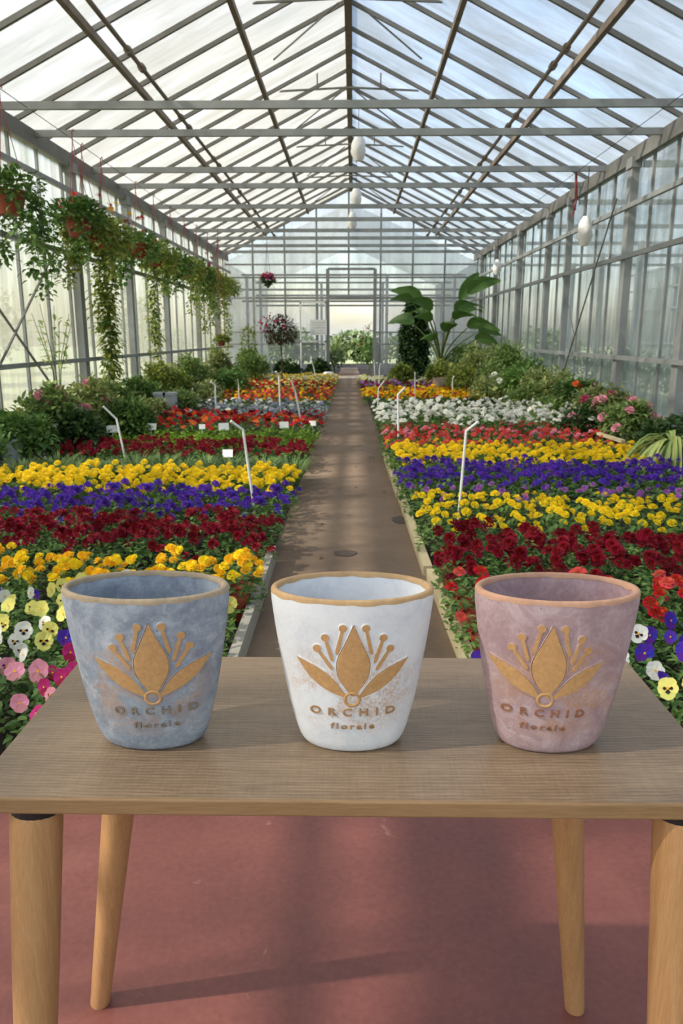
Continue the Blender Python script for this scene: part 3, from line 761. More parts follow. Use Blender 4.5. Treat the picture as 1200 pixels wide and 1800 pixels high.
row('left', 682, 703, ('yellow', 'red', 'gold', 'coral'), 'multicoloured', adj='yellow-red', nb=5)
row('left', 668, 682, ('red', 'pale', 'crimson'), 'next-to-farthest', 'primula_plant', 'olive', adj='red-cream', nb=5, noun='primula')
row('left', 658, 668, ('white', 'pale', 'yellow'), 'farthest', 'primula_plant', 'olive', adj='whitish', nb=5, noun='primula')
YA = yrow(1180); YBm = yrow(1090)
mixed('right', 2.08, YA, P3, 'beside the table, right bed')
mixed('right', YA, YBm, P4, 'before the reds, right bed')
row('right', 1015, 1085, ('red', 'red', 'coral'), 'bright red front', 'primrose_plant', adj='red', nb=3, size=.068, noun='primrose')
row('right', 932, 1012, 'crimson', 'dark crimson', 'primrose_plant', adj='crimson', nb=9, size=.066, noun='primrose')
row('right', 868, 930, 'yellow', 'lemon yellow', adj='lemon', nb=8, size=.056)
row('right', 852, 868, ('lilac', 'lilac', 'pink'), 'thin lilac', 'viola_plant', adj='lilac', nb=5, size=.05, noun='viola')
row('right', 812, 852, 'purple', 'purple', 'viola_plant', adj='purple', nb=11, size=.058, noun='viola')
row('right', 784, 812, 'yellow', 'golden', adj='golden', nb=14, size=.058)
row('right', 774, 784, ('orange', 'coral', 'gold'), 'orange', 'primrose_plant', adj='orange', nb=6, size=.05, noun='primrose')
row('right', 747, 773, ('coral', 'red', 'coral', 'pink'), 'coral', 'impatiens_plant', adj='coral', nb=8, size=.055, noun='impatiens')
row('right', 706, 738, 'white', 'white', 'daisy_plant', 'pansy', adj='white', nb=6, size=.07, hgt=.32, noun='daisy')
row('right', 681, 700, ('yellow', 'gold', 'red'), 'multicoloured', adj='yellow-orange', nb=7)
row('right', 671, 680, ('magenta', 'lilac', 'crimson'), 'magenta', 'primula_plant', adj='magenta', nb=4, noun='primula')
row('right', 661, 670, ('white', 'pale'), 'farthest', 'primula_plant', adj='cream', nb=6, noun='primula')

# ------------------------------------------------------------------ bed edging boards
M_board = wood('pale_timber', S(178, 160, 120), S(204, 188, 146), S(222, 208, 168), (20, 1.2, 20), .75)
M_boardg = wood('grey_timber', S(140, 134, 120), S(168, 162, 148), S(190, 186, 172), (20, 1.2, 20), .8)
def board(x0, y0, x1, y1, mat, label, h=.085, th=.04):
    mb = MB(); a = Vector((x0, y0, h / 2)); c = Vector((x1, y1, h / 2)); mb.bar(a, c, th, h)
    tag(mb.build('edging_board', mat), label, 'board')
board(RL(0) + .035, 2.0, RL(0) + .02, 4.25, M_boardg, 'weathered grey board edging the left flower bed beside the path', .10)
board(RR(2) - .005, 2.0, RR(3.9) - .03, 3.95, M_board, 'pale timber edging board of the right bed nearest the table', .06, .055)
board(RR(4) - .045, 4.0, RR(6) - .04, 6.0, M_board, 'pale timber edging board beside the front yellow row of the right bed', .06, .05)
board(RR(6) - .05, 6.05, RR(8) - .05, 8.2, M_board, 'pale timber edging board beside the purple row of the right bed', .06, .05)

# ------------------------------------------------------------------ bent white rods and plant labels in the beds
def rod(b0, tip, bend, ztop, label, r=.0075):
    """white plastic rod; b0 its foot pixel, bend and tip the pixels of its elbow and end"""
    g = at(b0[0], b0[1], z=.2); y = g.y; q1 = at(bend[0], bend[1], y=y); q2 = at(tip[0], tip[1], y=y - .04)
    d = (q1 - g).normalized(); f = g - d * .2
    mb = MB(); mb.tube([f, g, q1 - d * .01, q1, q1 + (q2 - q1).normalized() * .02, q2], r, 8); mb.tube([q2, q2 + (q2 - q1).normalized() * .012], r * 1.15, 8)
    tag(mb.build('irrigation_rod', M_white, smooth=True), label, 'rod', 'bent white rods standing in the flower beds')
rod((443, 868), (408, 742), (427, 756), 0, 'bent white rod rising from the yellow row of the left bed near the path', .009)
rod((217, 792), (183, 716), (205, 737), 0, 'bent white rod in the wine red row left of the lime green plants', .010)
rod((808, 880), (838, 743), (819, 758), 0, 'tall bent white rod in front of the purple row of the right bed', .009)
rod((700, 765), (710, 683), (699, 694), 0, 'bent white rod at the white daisies near the right path edge', .012)
rod((528, 738), (512, 670), (519, 690), 0, 'white rod in the scarlet row by the left path edge', .012)
rod((492, 714), (485, 654), (490, 660), 0, 'white rod in the silvery row of the left bed', .012)
rod((379, 715), (371, 672), (378, 677), 0, 'white rod with wide head at the left silvery row', .014)
rod((338, 704), (338, 684), (338, 690), 0, 'short white rod at the far left of the mixed row', .012)
rod((420, 700), (418, 668), (419, 676), 0, 'thin grey-white rod in the mixed row of the left bed', .008)
rod((664, 710), (674, 671), (665, 683), 0, 'white rod with bent tip beside the right path edge', .012)
rod((729, 698), (729, 656), (729, 664), 0, 'straight white rod behind the daisies of the right bed', .012)
rod((795, 690), (797, 662), (795, 670), 0, 'white rod with pinkish head below the dark pot of the big leaved plant', .014)
rod((659, 676), (657, 634), (658, 642), 0, 'far white rod at the right edge of the doorway path', .012)
rod((666, 674), (668, 640), (667, 648), 0, 'far leaning white rod right of the doorway path', .012)
rod((897, 745), (902, 718), (899, 724), 0, 'white rod behind the coral row of the right bed', .010)
rod((554, 662), (548, 636), (551, 645), 0, 'far white rod at the left of the doorway', .014)
def plantlabel(px, py, wd, ht, label, z=.24):
    g = at(px, py, z=z); mb = MB(); w_ = wd * g.y / F / 2 * 1.0; h_ = ht * g.y / F
    o = Matrix.Rotation(R.uniform(-.3, .3), 4, 'Z') @ Matrix.Rotation(-.4, 4, 'X')
    mb.box(-w_, -.002, -h_ * .5, w_, .002, h_ * .5, 0, o); mb.bar((0, 0.0, -h_ * .4), (0, .02, -.22), .008)
    tag(mb.build('plant_label', M_white, None, g), label, 'label', 'white plant labels in the beds')
plantlabel(197, 754, 20, 13, 'white plant label in the lime green row left of the other labels')
plantlabel(265, 750, 20, 12, 'white plant label in front of the orange and scarlet cyclamens')
plantlabel(355, 750, 11, 9, 'small white plant label between two larger ones in the left bed')
plantlabel(393, 750, 18, 13, 'white plant label behind the bent rod of the left bed')
plantlabel(499, 747, 16, 12, 'white plant label in the scarlet row near the path')
plantlabel(549, 744, 12, 9, 'white plant label at the left path edge')
plantlabel(952, 724, 18, 12, 'white plant label in front of the right white daisies', .36)
plantlabel(400, 797, 18, 14, 'pale tag lying on the grassy plants of the left bed')

# ------------------------------------------------------------------ shrubs
def shrub_mb(rx, ry, h, n, L, W, blooms=(), nbl=0, bs=.05, z0=.0, shape='ball', clump=16):
    mb = MB(); cl = []
    for i in range(clump):
        d = rdir(-.3); cl.append((Vector((d.x * rx * .65, d.y * ry * .65, z0 + h * .42 + d.z * h * .36)), R.uniform(.35, .6)))
    for i in range(n):
        c, q = cl[R.randrange(len(cl))]; d = rdir(-.4)
        p = c + Vector((d.x * rx * q, d.y * ry * q, d.z * h * q * .6)) * R.uniform(.5, 1)
        p.z = max(p.z, .03)
        dd = d + rdir() * .8; mb.leaf(p, dd, Vector((0, 0, 1)), L * R.uniform(.6, 1.3), W * R.uniform(.7, 1.2), R.uniform(.1, .7))
    for i in range(nbl):
        c, q = cl[R.randrange(len(cl))]; d = rdir(0); p = c + Vector((d.x * rx * q, d.y * ry * q, d.z * h * q * .65))
        bloom_ruffled(mb, p, d + Vector((0, -.5, .3)), bs / 2, 1 + R.randrange(max(1, len(blooms))))
    for i in range(4):
        a = R.uniform(0, 6.28); mb.tube([(0, 0, 0), (math.cos(a) * rx * .2, math.sin(a) * ry * .2, h * .35), (math.cos(a) * rx * .5, math.sin(a) * ry * .5, h * .7)], [.012, .008, .004], 5, len(blooms) + 1)
    return mb
def shrub(x, y, rx, ry, h, n, L, W, g, label, blooms=(), nbl=0, bs=.07, name='leafy_shrub', cat='plant', group=None, **kw):
    if abs(x) < 3.9 and y < YB:
        rx *= .85; m_ = (3.92 if x < 0 else 3.76) - .24 - rx
        if abs(x) > m_: x = math.copysign(m_, x)
        n = int(n * 2.4); L *= 1.0; W *= 1.25; nbl = int(nbl * 2); h *= (.78 if y < 9.9 else .60 if y < 12.5 else .72) if x < 0 else (.66 if y < 14.5 else .72)
    mb = shrub_mb(rx, ry, h, n, L, W, blooms, nbl, bs, **kw)
    return tag(mb.build(name, [GREEN[g]] + [PET[b] for b in blooms] + [M_stem], None, (x, y, .015)), label, cat, group)
# along the left wall
shrub(-3.45, 8.3, .42, .5, .95, 700, .10, .04, 'bush', 'broad green shrub by the left wall at the photo edge, with pink blooms', ('pink',), 5, .12)
shrub(-2.95, 8.0, .35, .35, .62, 500, .09, .035, 'dark', 'dark green low shrub in front of the left wall beside the grey bucket')
shrub(-3.3, 9.2, .45, .5, 1.0, 750, .09, .04, 'olive', 'bushy shrub by the left wall with a few pink flowers', ('pink', 'white'), 4, .1)
shrub(-2.75, 9.2, .40, .4, .62, 650, .12, .03, 'pansy', 'fern-like green plant spreading behind the wine red row', name='fern_plant')
shrub(-3.4, 10.3, .45, .5, 1.1, 700, .09, .04, 'bush', 'green shrub with one yellow bloom against the left wall', ('gold',), 3, .16)
shrub(-2.85, 10.4, .4, .4, .75, 550, .08, .035, 'olive', 'olive green shrub beside the scarlet cyclamens')
shrub(-3.35, 11.6, .45, .6, 1.05, 700, .09, .04, 'pansy', 'dense green shrub under the long trailing vine', )
shrub(-2.75, 12.0, .4, .5, .72, 500, .08, .035, 'bush', 'low shrub behind the cyclamens by the grey crates')
shrub(-3.3, 13.2, .5, .6, 1.15, 700, .1, .04, 'ivy', 'yellow-green shrub under the second trailing vine')
shrub(-2.65, 13.6, .4, .5, .7, 450, .09, .04, 'olive', 'low olive shrub left of the silvery row')
shrub(-3.3, 15.2, .5, .7, 1.2, 700, .11, .045, 'bush', 'tall shrub halfway along the left wall')
shrub(-2.5, 15.8, .45, .6, .85, 500, .1, .04, 'pansy', 'green shrub behind the mixed row of the left bed')
shrub(-3.2, 17.8, .55, .8, 1.3, 700, .12, .05, 'olive', 'large shrub near the far end of the left wall')
shrub(-2.6, 19.8, .5, .6, 1.1, 500, .12, .05, 'bush', 'shrub with pale leaves at the far left corner')
shrub(-3.0, 22.0, .5, .6, 1.2, 500, .12, .05, 'pansy', 'farthest shrub of the left wall by the gable')
shrub(-1.9, 22.6, .5, .4, .8, 450, .12, .05, 'dark', 'low dark shrub before the far wall under the red leaved tree')
shrub(-1.05, 22.8, .4, .4, .85, 400, .12, .05, 'dark', 'dark shrub before the far wall below the white notice')
shrub(-3.5, 7.4, .45, .45, .7, 700, .09, .04, 'pansy', 'low green shrub behind the grey bucket at the left photo edge', ('white',), 2, .08)
# the light yellow-green seedling by the left wall
mb = MB()
for k in range(7):
    a = k * .9; tip = Vector((math.cos(a) * .22, math.sin(a) * .22, 1.45 + .1 * (k % 3))); mb.tube([(0, 0, .3), (math.cos(a) * .05, 0, .9), tip], [.008, .006, .003], 5, 1)
    for j in range(9):
        t_ = .45 + .06 * j; mb.leaf(Vector((tip.x * t_, tip.y * t_, .3 + 1.15 * t_ + .1)), rdir(-.2), Vector((0, 0, 1)), .10, .045, .3)
tag(mb.build('seedling_tree', [GREEN['pale'], M_stem], None, (-3.5, 9.0, .0)), 'light yellow-green sapling rising before the left glass wall', 'plant')
# along the right wall
shrub(3.35, 8.6, .40, .5, .80, 700, .09, .035, 'bush', 'green shrub below the near post of the right wall', ('pink',), 5, .12)
shrub(3.25, 9.6, .45, .5, .95, 800, .09, .035, 'olive', 'rose shrub with pink blooms beside the right wall', ('pink', 'magenta'), 9, .12, name='rose_shrub')
shrub(2.78, 9.3, .35, .35, .62, 500, .08, .03, 'dark', 'dark leaved shrub with one pink bloom by the white plastic post', ('pink',), 2, .12)
shrub(3.25, 10.8, .45, .5, 1.0, 750, .09, .035, 'pansy', 'leafy shrub with tiny orange and pink blooms by the right wall', ('orange', 'pink'), 4, .1)
shrub(2.75, 10.6, .38, .4, .65, 500, .08, .03, 'bush', 'low green shrub at the right end of the coral row')
shrub(3.2, 12.2, .5, .6, 1.25, 800, .1, .035, 'olive', 'feathery tall shrub by the right wall')
shrub(2.7, 12.0, .4, .45, .8, 550, .09, .035, 'bush', 'shrub at the right end of the white daisies')
shrub(3.15, 13.8, .55, .6, 1.35, 850, .1, .035, 'pansy', 'largest wispy green shrub of the right wall')
shrub(2.5, 13.9, .4, .5, .85, 550, .09, .035, 'olive', 'shrub with white flowers behind the daisies', ('white',), 4, .12)
shrub(3.15, 15.6, .55, .7, 1.5, 850, .11, .04, 'bush', 'tall shrub halfway along the right wall')
shrub(2.3, 16.0, .45, .6, .9, 500, .1, .04, 'ivy', 'yellow-green shrub left of the tall right wall shrub')
shrub(3.1, 17.8, .6, .8, 1.55, 850, .12, .045, 'olive', 'tall shrub near the big leaved plant')
shrub(2.1, 18.3, .45, .5, 1.0, 500, .12, .05, 'ivy', 'yellow-green shrub in front of the big leaved plant')
shrub(3.0, 20.6, .6, .8, 1.5, 650, .13, .05, 'bush', 'shrub in the far right corner')
shrub(1.25, 19.6, .35, .4, .75, 400, .12, .05, 'ivy', 'low yellow-green shrub beside the dark columnar shrub')
shrub(3.35, 7.4, .4, .4, .75, 650, .09, .035, 'dark', 'dark shrub behind the spider plant on the right')
# dark column shrub
mb = MB()
for i in range(2600):
    z = R.uniform(.05, 2.25); q = z / 2.25; r_ = .44 * (1 - .40 * q) * (1 + .13 * math.sin(z * 6)) * (1 if z < 2.0 else .7)
    a = R.uniform(0, 2 * PI); rr = r_ * R.uniform(.6, 1.0); p = Vector((math.cos(a) * rr, math.sin(a) * rr, z))
    mb.leaf(p, Vector((math.cos(a), math.sin(a), R.uniform(-.9, .3))), Vector((0, 0, 1)), .14, .10, .3)
mb.tube([(0, 0, 0), (0, 0, 2.1)], [.03, .015], 6, 1)
tag(mb.build('tall_shrub', [GREEN['dark'], M_bark], None, (1.62, 20.5, .015)), 'tall dark green columnar shrub right of the doorway', 'plant')
mb = MB()
# spider plant
for i in range(130):
    a = R.uniform(0, 2 * PI); L = R.uniform(.35, .6); up = R.uniform(.7, 1.6); rows = []
    d = Vector((math.cos(a), math.sin(a), 0)); sx = Vector((-d.y, d.x, 0)); 
    for k in range(8):
        t_ = k / 7; p = d * L * t_ + Vector((0, 0, .28 + up * L * t_ - (up + .75) * L * t_ * t_)); hw = .013 * (1 - t_ ** 3) + .001
        rows.append([p - sx * hw + Vector((0, 0, .004)), p, p + sx * hw + Vector((0, 0, .004))])
    mb.quadstrip(rows)
sp_ = empty('spider_plant', (2.93, 6.9, .015)); tag(sp_, 'arching pale spider plant in a grey pot at the right edge of the photo', 'plant')
mb.build('foliage', [GREEN['pale']], sp_)
mb = MB(); mb.lathe([(.001, 0), (.10, 0), (.14, .24), (.15, .24), (.15, .28), (.13, .28), (.12, .2), (.001, .2)], 20); mb.build('pot', M_grey_plastic, sp_)
# big leaved plant
bp = empty('bird_of_paradise_plant', (2.20, 19.4, 0)); tag(bp, 'big leaved tropical plant in a dark pot before the far right corner', 'plant')
mb = MB(); mb.lathe([(.001, .0), (.22, .0), (.27, .42), (.29, .42), (.29, .47), (.25, .47), (.24, .4), (.001, .4)], 20); mb.build('pot', M_black_plastic, bp)
def bigleaf(ang, lean, Ls, Lb, W, droop):
    mb = MB(); d = Vector((math.cos(ang), math.sin(ang) * .7, 0)); pts = []
    for k in range(5):
        t_ = k / 4; pts.append(Vector((0, 0, .4)) + d * lean * t_ * t_ + Vector((0, 0, Ls * t_)))
    mb.tube(pts, [.028, .024, .02, .016, .012], 6, 1)
    p0 = pts[-1]; t0 = (pts[-1] - pts[-2]).normalized(); sx = t0.cross(Vector((0, -1, .2))).normalized() if abs(t0.y) < .9 else Vector((1, 0, 0)); rows = []
    p = p0.copy(); dr_ = t0.copy(); st = Lb / 8
    for k in range(9):
        t_ = k / 8; hw = W / 2 * math.sin(PI * min(1, t_ * .93 + .05)) ** .7; nn = sx.cross(dr_).normalized()
        rows.append([p - sx * hw + nn * hw * .25 * R.uniform(.6, 1.4), p - sx * hw * .5 + nn * hw * .1, p.copy(), p + sx * hw * .5 + nn * hw * .1, p + sx * hw + nn * hw * .25 * R.uniform(.6, 1.4)])
        dr_ = (dr_ + (d * .5 + Vector((0, 0, -1))) * droop * .13).normalized(); p = p + dr_ * st
    mb.quadstrip(rows); return mb
for i, a in enumerate(((-.2, .65, 1.9, .85, .42, 1.0), (.15, .45, 1.75, .8, .32, .3), (2.9, .55, 1.7, .85, .42, 1.1), (2.5, .85, 1.2, .8, .42, 1.3), (-.6, .75, 1.1, .85, .42, 1.4),
                       (3.4, .3, 1.5, .8, .4, 1.5), (.6, .5, 1.4, .8, .4, 1.6), (-1.4, .35, 1.0, .75, .4, 1.6), (-2.0, .5, .8, .75, .38, 1.5), (.1, .95, 1.0, .6, .32, 1.2), (-2.8, .8, 1.7, .6, .3, 1.3), (-.3, .35, 1.5, .8, .4, 1.9), (-1.0, .5, 1.3, .85, .4, 1.9), (2.2, .5, 1.35, .8, .38, 1.8), (-2.4, .4, 1.25, .7, .36, 1.8), (-.1, .85, .8, .7, .4, 1.5))):
    bigleaf(*a).build('leaf', [GREEN['banana'], M_stem], bp)
# standard tree with bronze leaves, left of the doorway
st = at(493, 590, y=18.3); sh = empty('standard_shrub', (st.x, 18.3, 0)); tag(sh, 'round headed shrub with dark reddish leaves on a thin stem left of the notice', 'plant')
mb = MB(); mb.tube([(0, 0, 0), (.03, 0, .6), (0, 0, 1.2)], [.02, .016, .014], 7); mb.build('stem', M_bark, sh)
mb = MB()
for i in range(900):
    d = rdir(-.7); q = R.uniform(.5, 1); p = Vector((d.x * .40, d.y * .40, 1.38 + d.z * .38)) * 1
    p = Vector((0, 0, 1.38)) + (p - Vector((0, 0, 1.38))) * q; mb.leaf(p, d + rdir() * .6 + Vector((0, 0, -.3)), Vector((0, 0, 1)), .11, .035, .5, 0 if R.random() < .65 else 1)
for i in range(30):
    d = rdir(0); d.x -= .4; bloom_ruffled(mb, Vector((0, 0, 1.4)) + Vector((d.x * .4, d.y * .4, d.z * .42)), d, .035, 2, False)
mb.build('crown', [GREEN['bronze'], GREEN['dark'], PET['magenta']], sh)
# climber left of it
mb = MB()
for i in range(420):
    z = R.uniform(.1, 1.5); r_ = .30 * (1 - .75 * z / 1.5) + .05; a = R.uniform(0, 6.28); mb.leaf(Vector((math.cos(a) * r_, math.sin(a) * r_, z)), rdir(-.3), Vector((0, 0, 1)), .11, .055, .3)
mb.tube([(0, 0, 0), (0, 0, 1.6)], .012, 5, 1)
tag(mb.build('climbing_plant', [GREEN['ivy'], M_stem], None, (at(437, 620, y=20.5).x, 20.5, .015)), 'slim pointed climbing plant near the far left corner', 'plant')

# ------------------------------------------------------------------ hanging baskets on the left
def vine(mb, p, L, n, spread=.14, L_=.085, mi=0, ms=1):
    pts = [p.copy()]; q = p.copy()
    k = max(3, int(L / .12))
    for i in range(k):
        q = q + Vector((R.uniform(-.035, .035), R.uniform(-.035, .035), -L / k)); pts.append(q.copy())
    mb.tube(pts, .004, 4, ms)
    for i in range(n):
        t_ = R.random() * k; a = int(min(t_, k - 1)); c = pts[a].lerp(pts[a + 1], t_ - a); d = rdir(-.6)
        mb.leaf(c + Vector((d.x, d.y, 0)) * spread * R.random(), Vector((d.x, d.y, d.z * .5 - .4)), Vector((0, 0, 1)), L_ * R.uniform(.6, 1.3), L_ * .62 * R.uniform(.7, 1.2), .4, mi)
def basket(x, y, zb, r, label, g, nleaf, vines, blooms=(), nbl=0, hang=.95, group='terracotta hanging baskets along the left wall', sp=.33, potm=None, hid=False):
    o = empty('hanging_basket', (x, y, zb)); tag(o, label, 'hanging basket', group)
    mb = MB(); mb.lathe([(.001, 0), (r * .68, 0), (r * .95, r * 1.15), (r * 1.04, r * 1.15), (r * 1.04, r * 1.35), (r * .92, r * 1.35), (r * .9, r * 1.1), (.001, r * 1.05)], 22); mb.build('pot', potm or M_terra, o, smooth=False)
    mb = MB(); top = Vector((0, 0, hang))
    for k in range(3):
        a = 2 * PI * k / 3 + .5; mb.tube([Vector((math.cos(a) * r, math.sin(a) * r, r * 1.3)), top - Vector((0, 0, .1))], .004, 4)
    mb.tube([top - Vector((0, 0, .12)), top, top + Vector((.02, 0, .03)), top + Vector((.03, 0, -.0))], .007, 5); mb.build('hanger', M_redstring if not potm else M_wire, o)
    mb = MB()
    for i in range(int(nleaf * 1.7)):
        d = rdir(-.75 if hid else -.25); q = R.uniform(.4, 1); p = Vector((d.x * sp * q, d.y * sp * q, r * (.9 if hid else 1.3) + d.z * sp * .66 * q))
        if d.y < -.1 and abs(p.x) < r * .9 and -.02 < p.z < r * 1.1 and R.random() < .75: continue
        mb.leaf(p, d + rdir() * .7, Vector((0, 0, 1)), .08 * R.uniform(.6, 1.3), .055 * R.uniform(.7, 1.2), .4)
    for L, n in vines:
        a = R.uniform(0, 6.28) if L < 1.1 else PI * .62 + R.uniform(-.3, .3); vine(mb, Vector((math.cos(a) * sp * .8, math.sin(a) * sp * .8, r * 1.2)), L, int(n * 1.5))
    mb.build('foliage', [GREEN[g], M_stem], o)
    if nbl:
        mb = MB()
        for i in range(nbl):
            d = rdir(.1); bloom_ruffled(mb, Vector((d.x * sp, d.y * sp, r * 1.4 + d.z * sp * .95)), d, .05, R.randrange(len(blooms)), True)
        mb.build('flower_cluster', [PET[b] for b in blooms], o)
    return o
BX = -3.42
specs = [
    (7.95, 2.47, .165, 'hanging basket nearest the camera, terracotta pot with ivy on both sides', 'pansy', 260, [(.5, 60), (.75, 80), (.6, 60), (.9, 70), (.4, 50), (.7, 60), (1.0, 60)], (), 0),
    (9.55, 2.45, .165, 'second hanging basket from the camera, terracotta pot half covered in dark leaves', 'pansy', 420, [(.4, 60), (.6, 50), (.5, 50)], (), 0),
    (10.2, 2.50, .16, 'third hanging basket from the camera with red geranium blooms', 'ivy', 500, [(.6, 90), (.8, 90), (.5, 60)], ('red', 'magenta'), 7),
    (10.95, 2.46, .16, 'fourth hanging basket with the long thick vine reaching the shrubs below', 'ivy', 520, [(2.1, 300), (2.0, 300), (1.9, 260), (1.3, 150), (.6, 60)], ('gold',), 4),
    (12.6, 2.50, .16, 'fifth hanging basket from the camera with magenta blooms on top', 'pansy', 520, [(.6, 90), (.5, 90)], ('magenta', 'red'), 5),
    (13.7, 2.48, .16, 'sixth hanging basket with a thin vine down to the shrubs', 'ivy', 520, [(1.8, 260), (1.5, 180), (.7, 70)], ('red',), 4),
    (14.9, 2.46, .16, 'seventh hanging basket from the camera, red pot showing through the leaves', 'pansy', 560, [(.6, 80), (.5, 80)], (), 0),
    (16.1, 2.46, .16, 'eighth hanging basket with short trailing ivy', 'ivy', 560, [(.7, 90), (.9, 90)], (), 0),
    (17.3, 2.46, .16, 'ninth hanging basket with one pink bloom', 'pansy', 560, [(.6, 80), (1.0, 90)], ('magenta',), 3),
    (18.6, 2.44, .16, 'tenth hanging basket with pale trailing stems', 'ivy', 560, [(1.3, 160), (1.1, 130), (.7, 80)], (), 0),
    (19.9, 2.42, .16, 'eleventh hanging basket, dense round ball of ivy', 'ivy', 560, [(.6, 80), (.8, 80)], (), 0),
    (21.2, 2.40, .16, 'farthest hanging basket of the left row with a vine down the corner post', 'ivy', 560, [(1.6, 180), (1.2, 100)], (), 0),
]
for i, (y, z, r, lab, g, nl, vn, bl, nbl) in enumerate(specs):
    basket(BX + (.12 if i == 1 else 0), y, z, r, lab, g, nl, vn, bl, nbl, hang=3.62 - z, sp=.36 if i < 3 else .42, hid=i > 1)
q = at(389, 600, y=17.0); basket(q.x, 17.0, q.z - .1, .10, 'small low hanging basket in a terracotta pot below the ivy row', 'ivy', 130, [(.3, 20)], (), 0, hang=3.55 - q.z + .1, sp=.17)
q = at(470, 496, y=19.7); basket(q.x, 19.7, q.z - .1, .10, 'small hanging basket of pink petunias before the far wall', 'dark', 120, [(.15, 10)], ('pink', 'magenta'), 22, hang=ZE - q.z + .02, sp=.19, group='single hanging basket', potm=M_black_plastic)

# ------------------------------------------------------------------ loose things
# white notice by the door
q0 = at(545, 589, y=23.7); q1 = at(574, 562, y=23.7); mb = MB(); mb.box(q0.x, 23.68, q0.z, q1.x, 23.72, q1.z)
nb_ = tag(mb.build('notice_board', M_white), 'blank looking white notice on the far wall left of the doorway', 'sign')
mb = MB()
for k in range(5):
    z = q1.z - .08 - k * .075; mb.box(q0.x + .06, 23.676, z - .012, q1.x - .06 - .05 * (k % 2), 23.681, z)
mb.build('faint_print', plain('faint_print', S(188, 190, 196), .8), nb_)
# white bags hanging at the ridge and right wall
def bag(x, y, ztop, L, r, label):
    hg = (roofz(x) - .08 - ztop) if abs(x) < 1 else 3.6 - ztop
    mb = MB(); n = 14; rows = []
    for k in range(9):
        t_ = k / 8; rr = r * (.18 + .95 * math.sin(PI * min(1, t_ * .86 + .04)) ** .8)
        rows.append([(rr * math.cos(2 * PI * j / n) * (1 + .16 * math.sin(j * 2.1 + k)), rr * math.sin(2 * PI * j / n) * (1 + .12 * math.sin(j * 1.7 + k * 2)), -L * t_) for j in range(n)])
    mb.quadstrip(rows, 0, True); mb.poly(rows[-1], 0); mb.tube([(0, 0, -.01), (0, 0, hg)], .006, 6, 1)
    tag(mb.build('wrapped_lamp', [M_whitebag, M_wire], None, (x, y, ztop), True), label, 'lamp', 'lamps wrapped in white bags')
q = at(630, 236, y=15.2); bag(q.x, 15.2, q.z, .46, .12, 'white wrapped lamp hanging from the ridge nearest the camera')
q = at(626, 328, y=18.5); bag(q.x, 18.5, q.z, .42, .11, 'second white wrapped lamp hanging from the ridge')
q = at(619, 372, y=21.5); bag(q.x, 21.5, q.z, .46, .11, 'farthest white wrapped lamp hanging from the ridge')
q = at(1042, 380, y=11.4); bag(q.x - .1, 11.4, q.z - .0, .40, .09, 'white wrapped lamp hanging beside the right wall')
q = at(874, 456, y=19.0); bag(q.x, 19.0, q.z, .35, .09, 'small far white wrapped lamp at the right wall')
mb = MB(); q = Vector((3.25, 11.9, 3.40)); mb.tube([q + Vector((0, 0, .25)), q + Vector((.03, 0, -.1)), q + Vector((-.02, 0, -.4))], .012, 5); mb.tube([q + Vector((.0, .05, .25)), q + Vector((.02, 0, -.3))], .010, 5)
tag(mb.build('hanging_string', M_redstring), 'red strings hanging under the gutter of the right wall', 'string')
# pots and buckets at the wall foot
def bucket(px, py, y, r, h, mat, label, name='bucket'):
    q = at(px, py, y=y); mb = MB(); mb.lathe([(.001, 0), (r * .8, 0), (r, h), (r * 1.08, h), (r * 1.08, h * .9), (r * 1.06, h + .01), (r * .94, h + .01), (r * .78, .02), (.001, .02)], 20)
    tag(mb.build(name, mat, None, (q.x, y, .02)), label, 'bucket'); return q
bucket(22, 800, 7.25, .11, .30, M_grey_plastic, 'grey bucket at the left photo edge beside the wine red row')
bucket(88, 770, 7.95, .09, .36, M_white, 'white plastic pot in front of the dark shrub on the left')
bucket(128, 775, 8.2, .07, .28, M_grey_plastic, 'smaller pale pot right of the white pot on the left')
bucket(157, 730, 9.1, .07, .50, M_grey_plastic, 'narrow grey pot among the ferns on the left')
for px, lab in ((283, 'grey plastic crate left of its twin behind the scarlet row'), (300, 'grey plastic crate right of its twin behind the scarlet row')):
    q = at(px, 712, y=11.3); mb = MB(); mb.box(-.08, -.09, .0, .08, .09, .26); mb.box(-.09, -.10, .24, .09, .10, .28); mb.box(-.08, -.095, .1, .08, .095, .12)
    tag(mb.build('plastic_crate', M_grey_plastic, None, (q.x, 11.3, .20)), lab, 'crate')
q = at(1079, 745, y=9.0); mb = MB(); mb.box(-.035, -.035, 0, .035, .035, .55); mb.box(-.045, -.045, .53, .045, .045, .56)
tag(mb.build('plastic_post', M_white, None, (q.x, 8.6, .0)), 'short white plastic post at the right end of the coral row', 'post')
mb = MB(); a = at(1052, 762, z=.22); c = at(1095, 776, z=.22); mb.bar(a, c, .05, .03); tag(mb.build('wooden_stick', M_board), 'pale wooden slat lying beside the white plastic post', 'slat')
# a stone-coloured pot with dark basin before the tropical plant
q = at(776, 655, y=17.2); mb = MB(); mb.lathe([(.001, 0), (.14, 0), (.2, .2), (.2, .36), (.17, .36), (.15, .25), (.001, .25)], 16)
tag(mb.build('clay_pot', plain('stone_clay', S(150, 132, 112), .9), None, (q.x, 17.2, .02)), 'stone coloured clay pot left of the dark pot of the big leaved plant', 'pot')
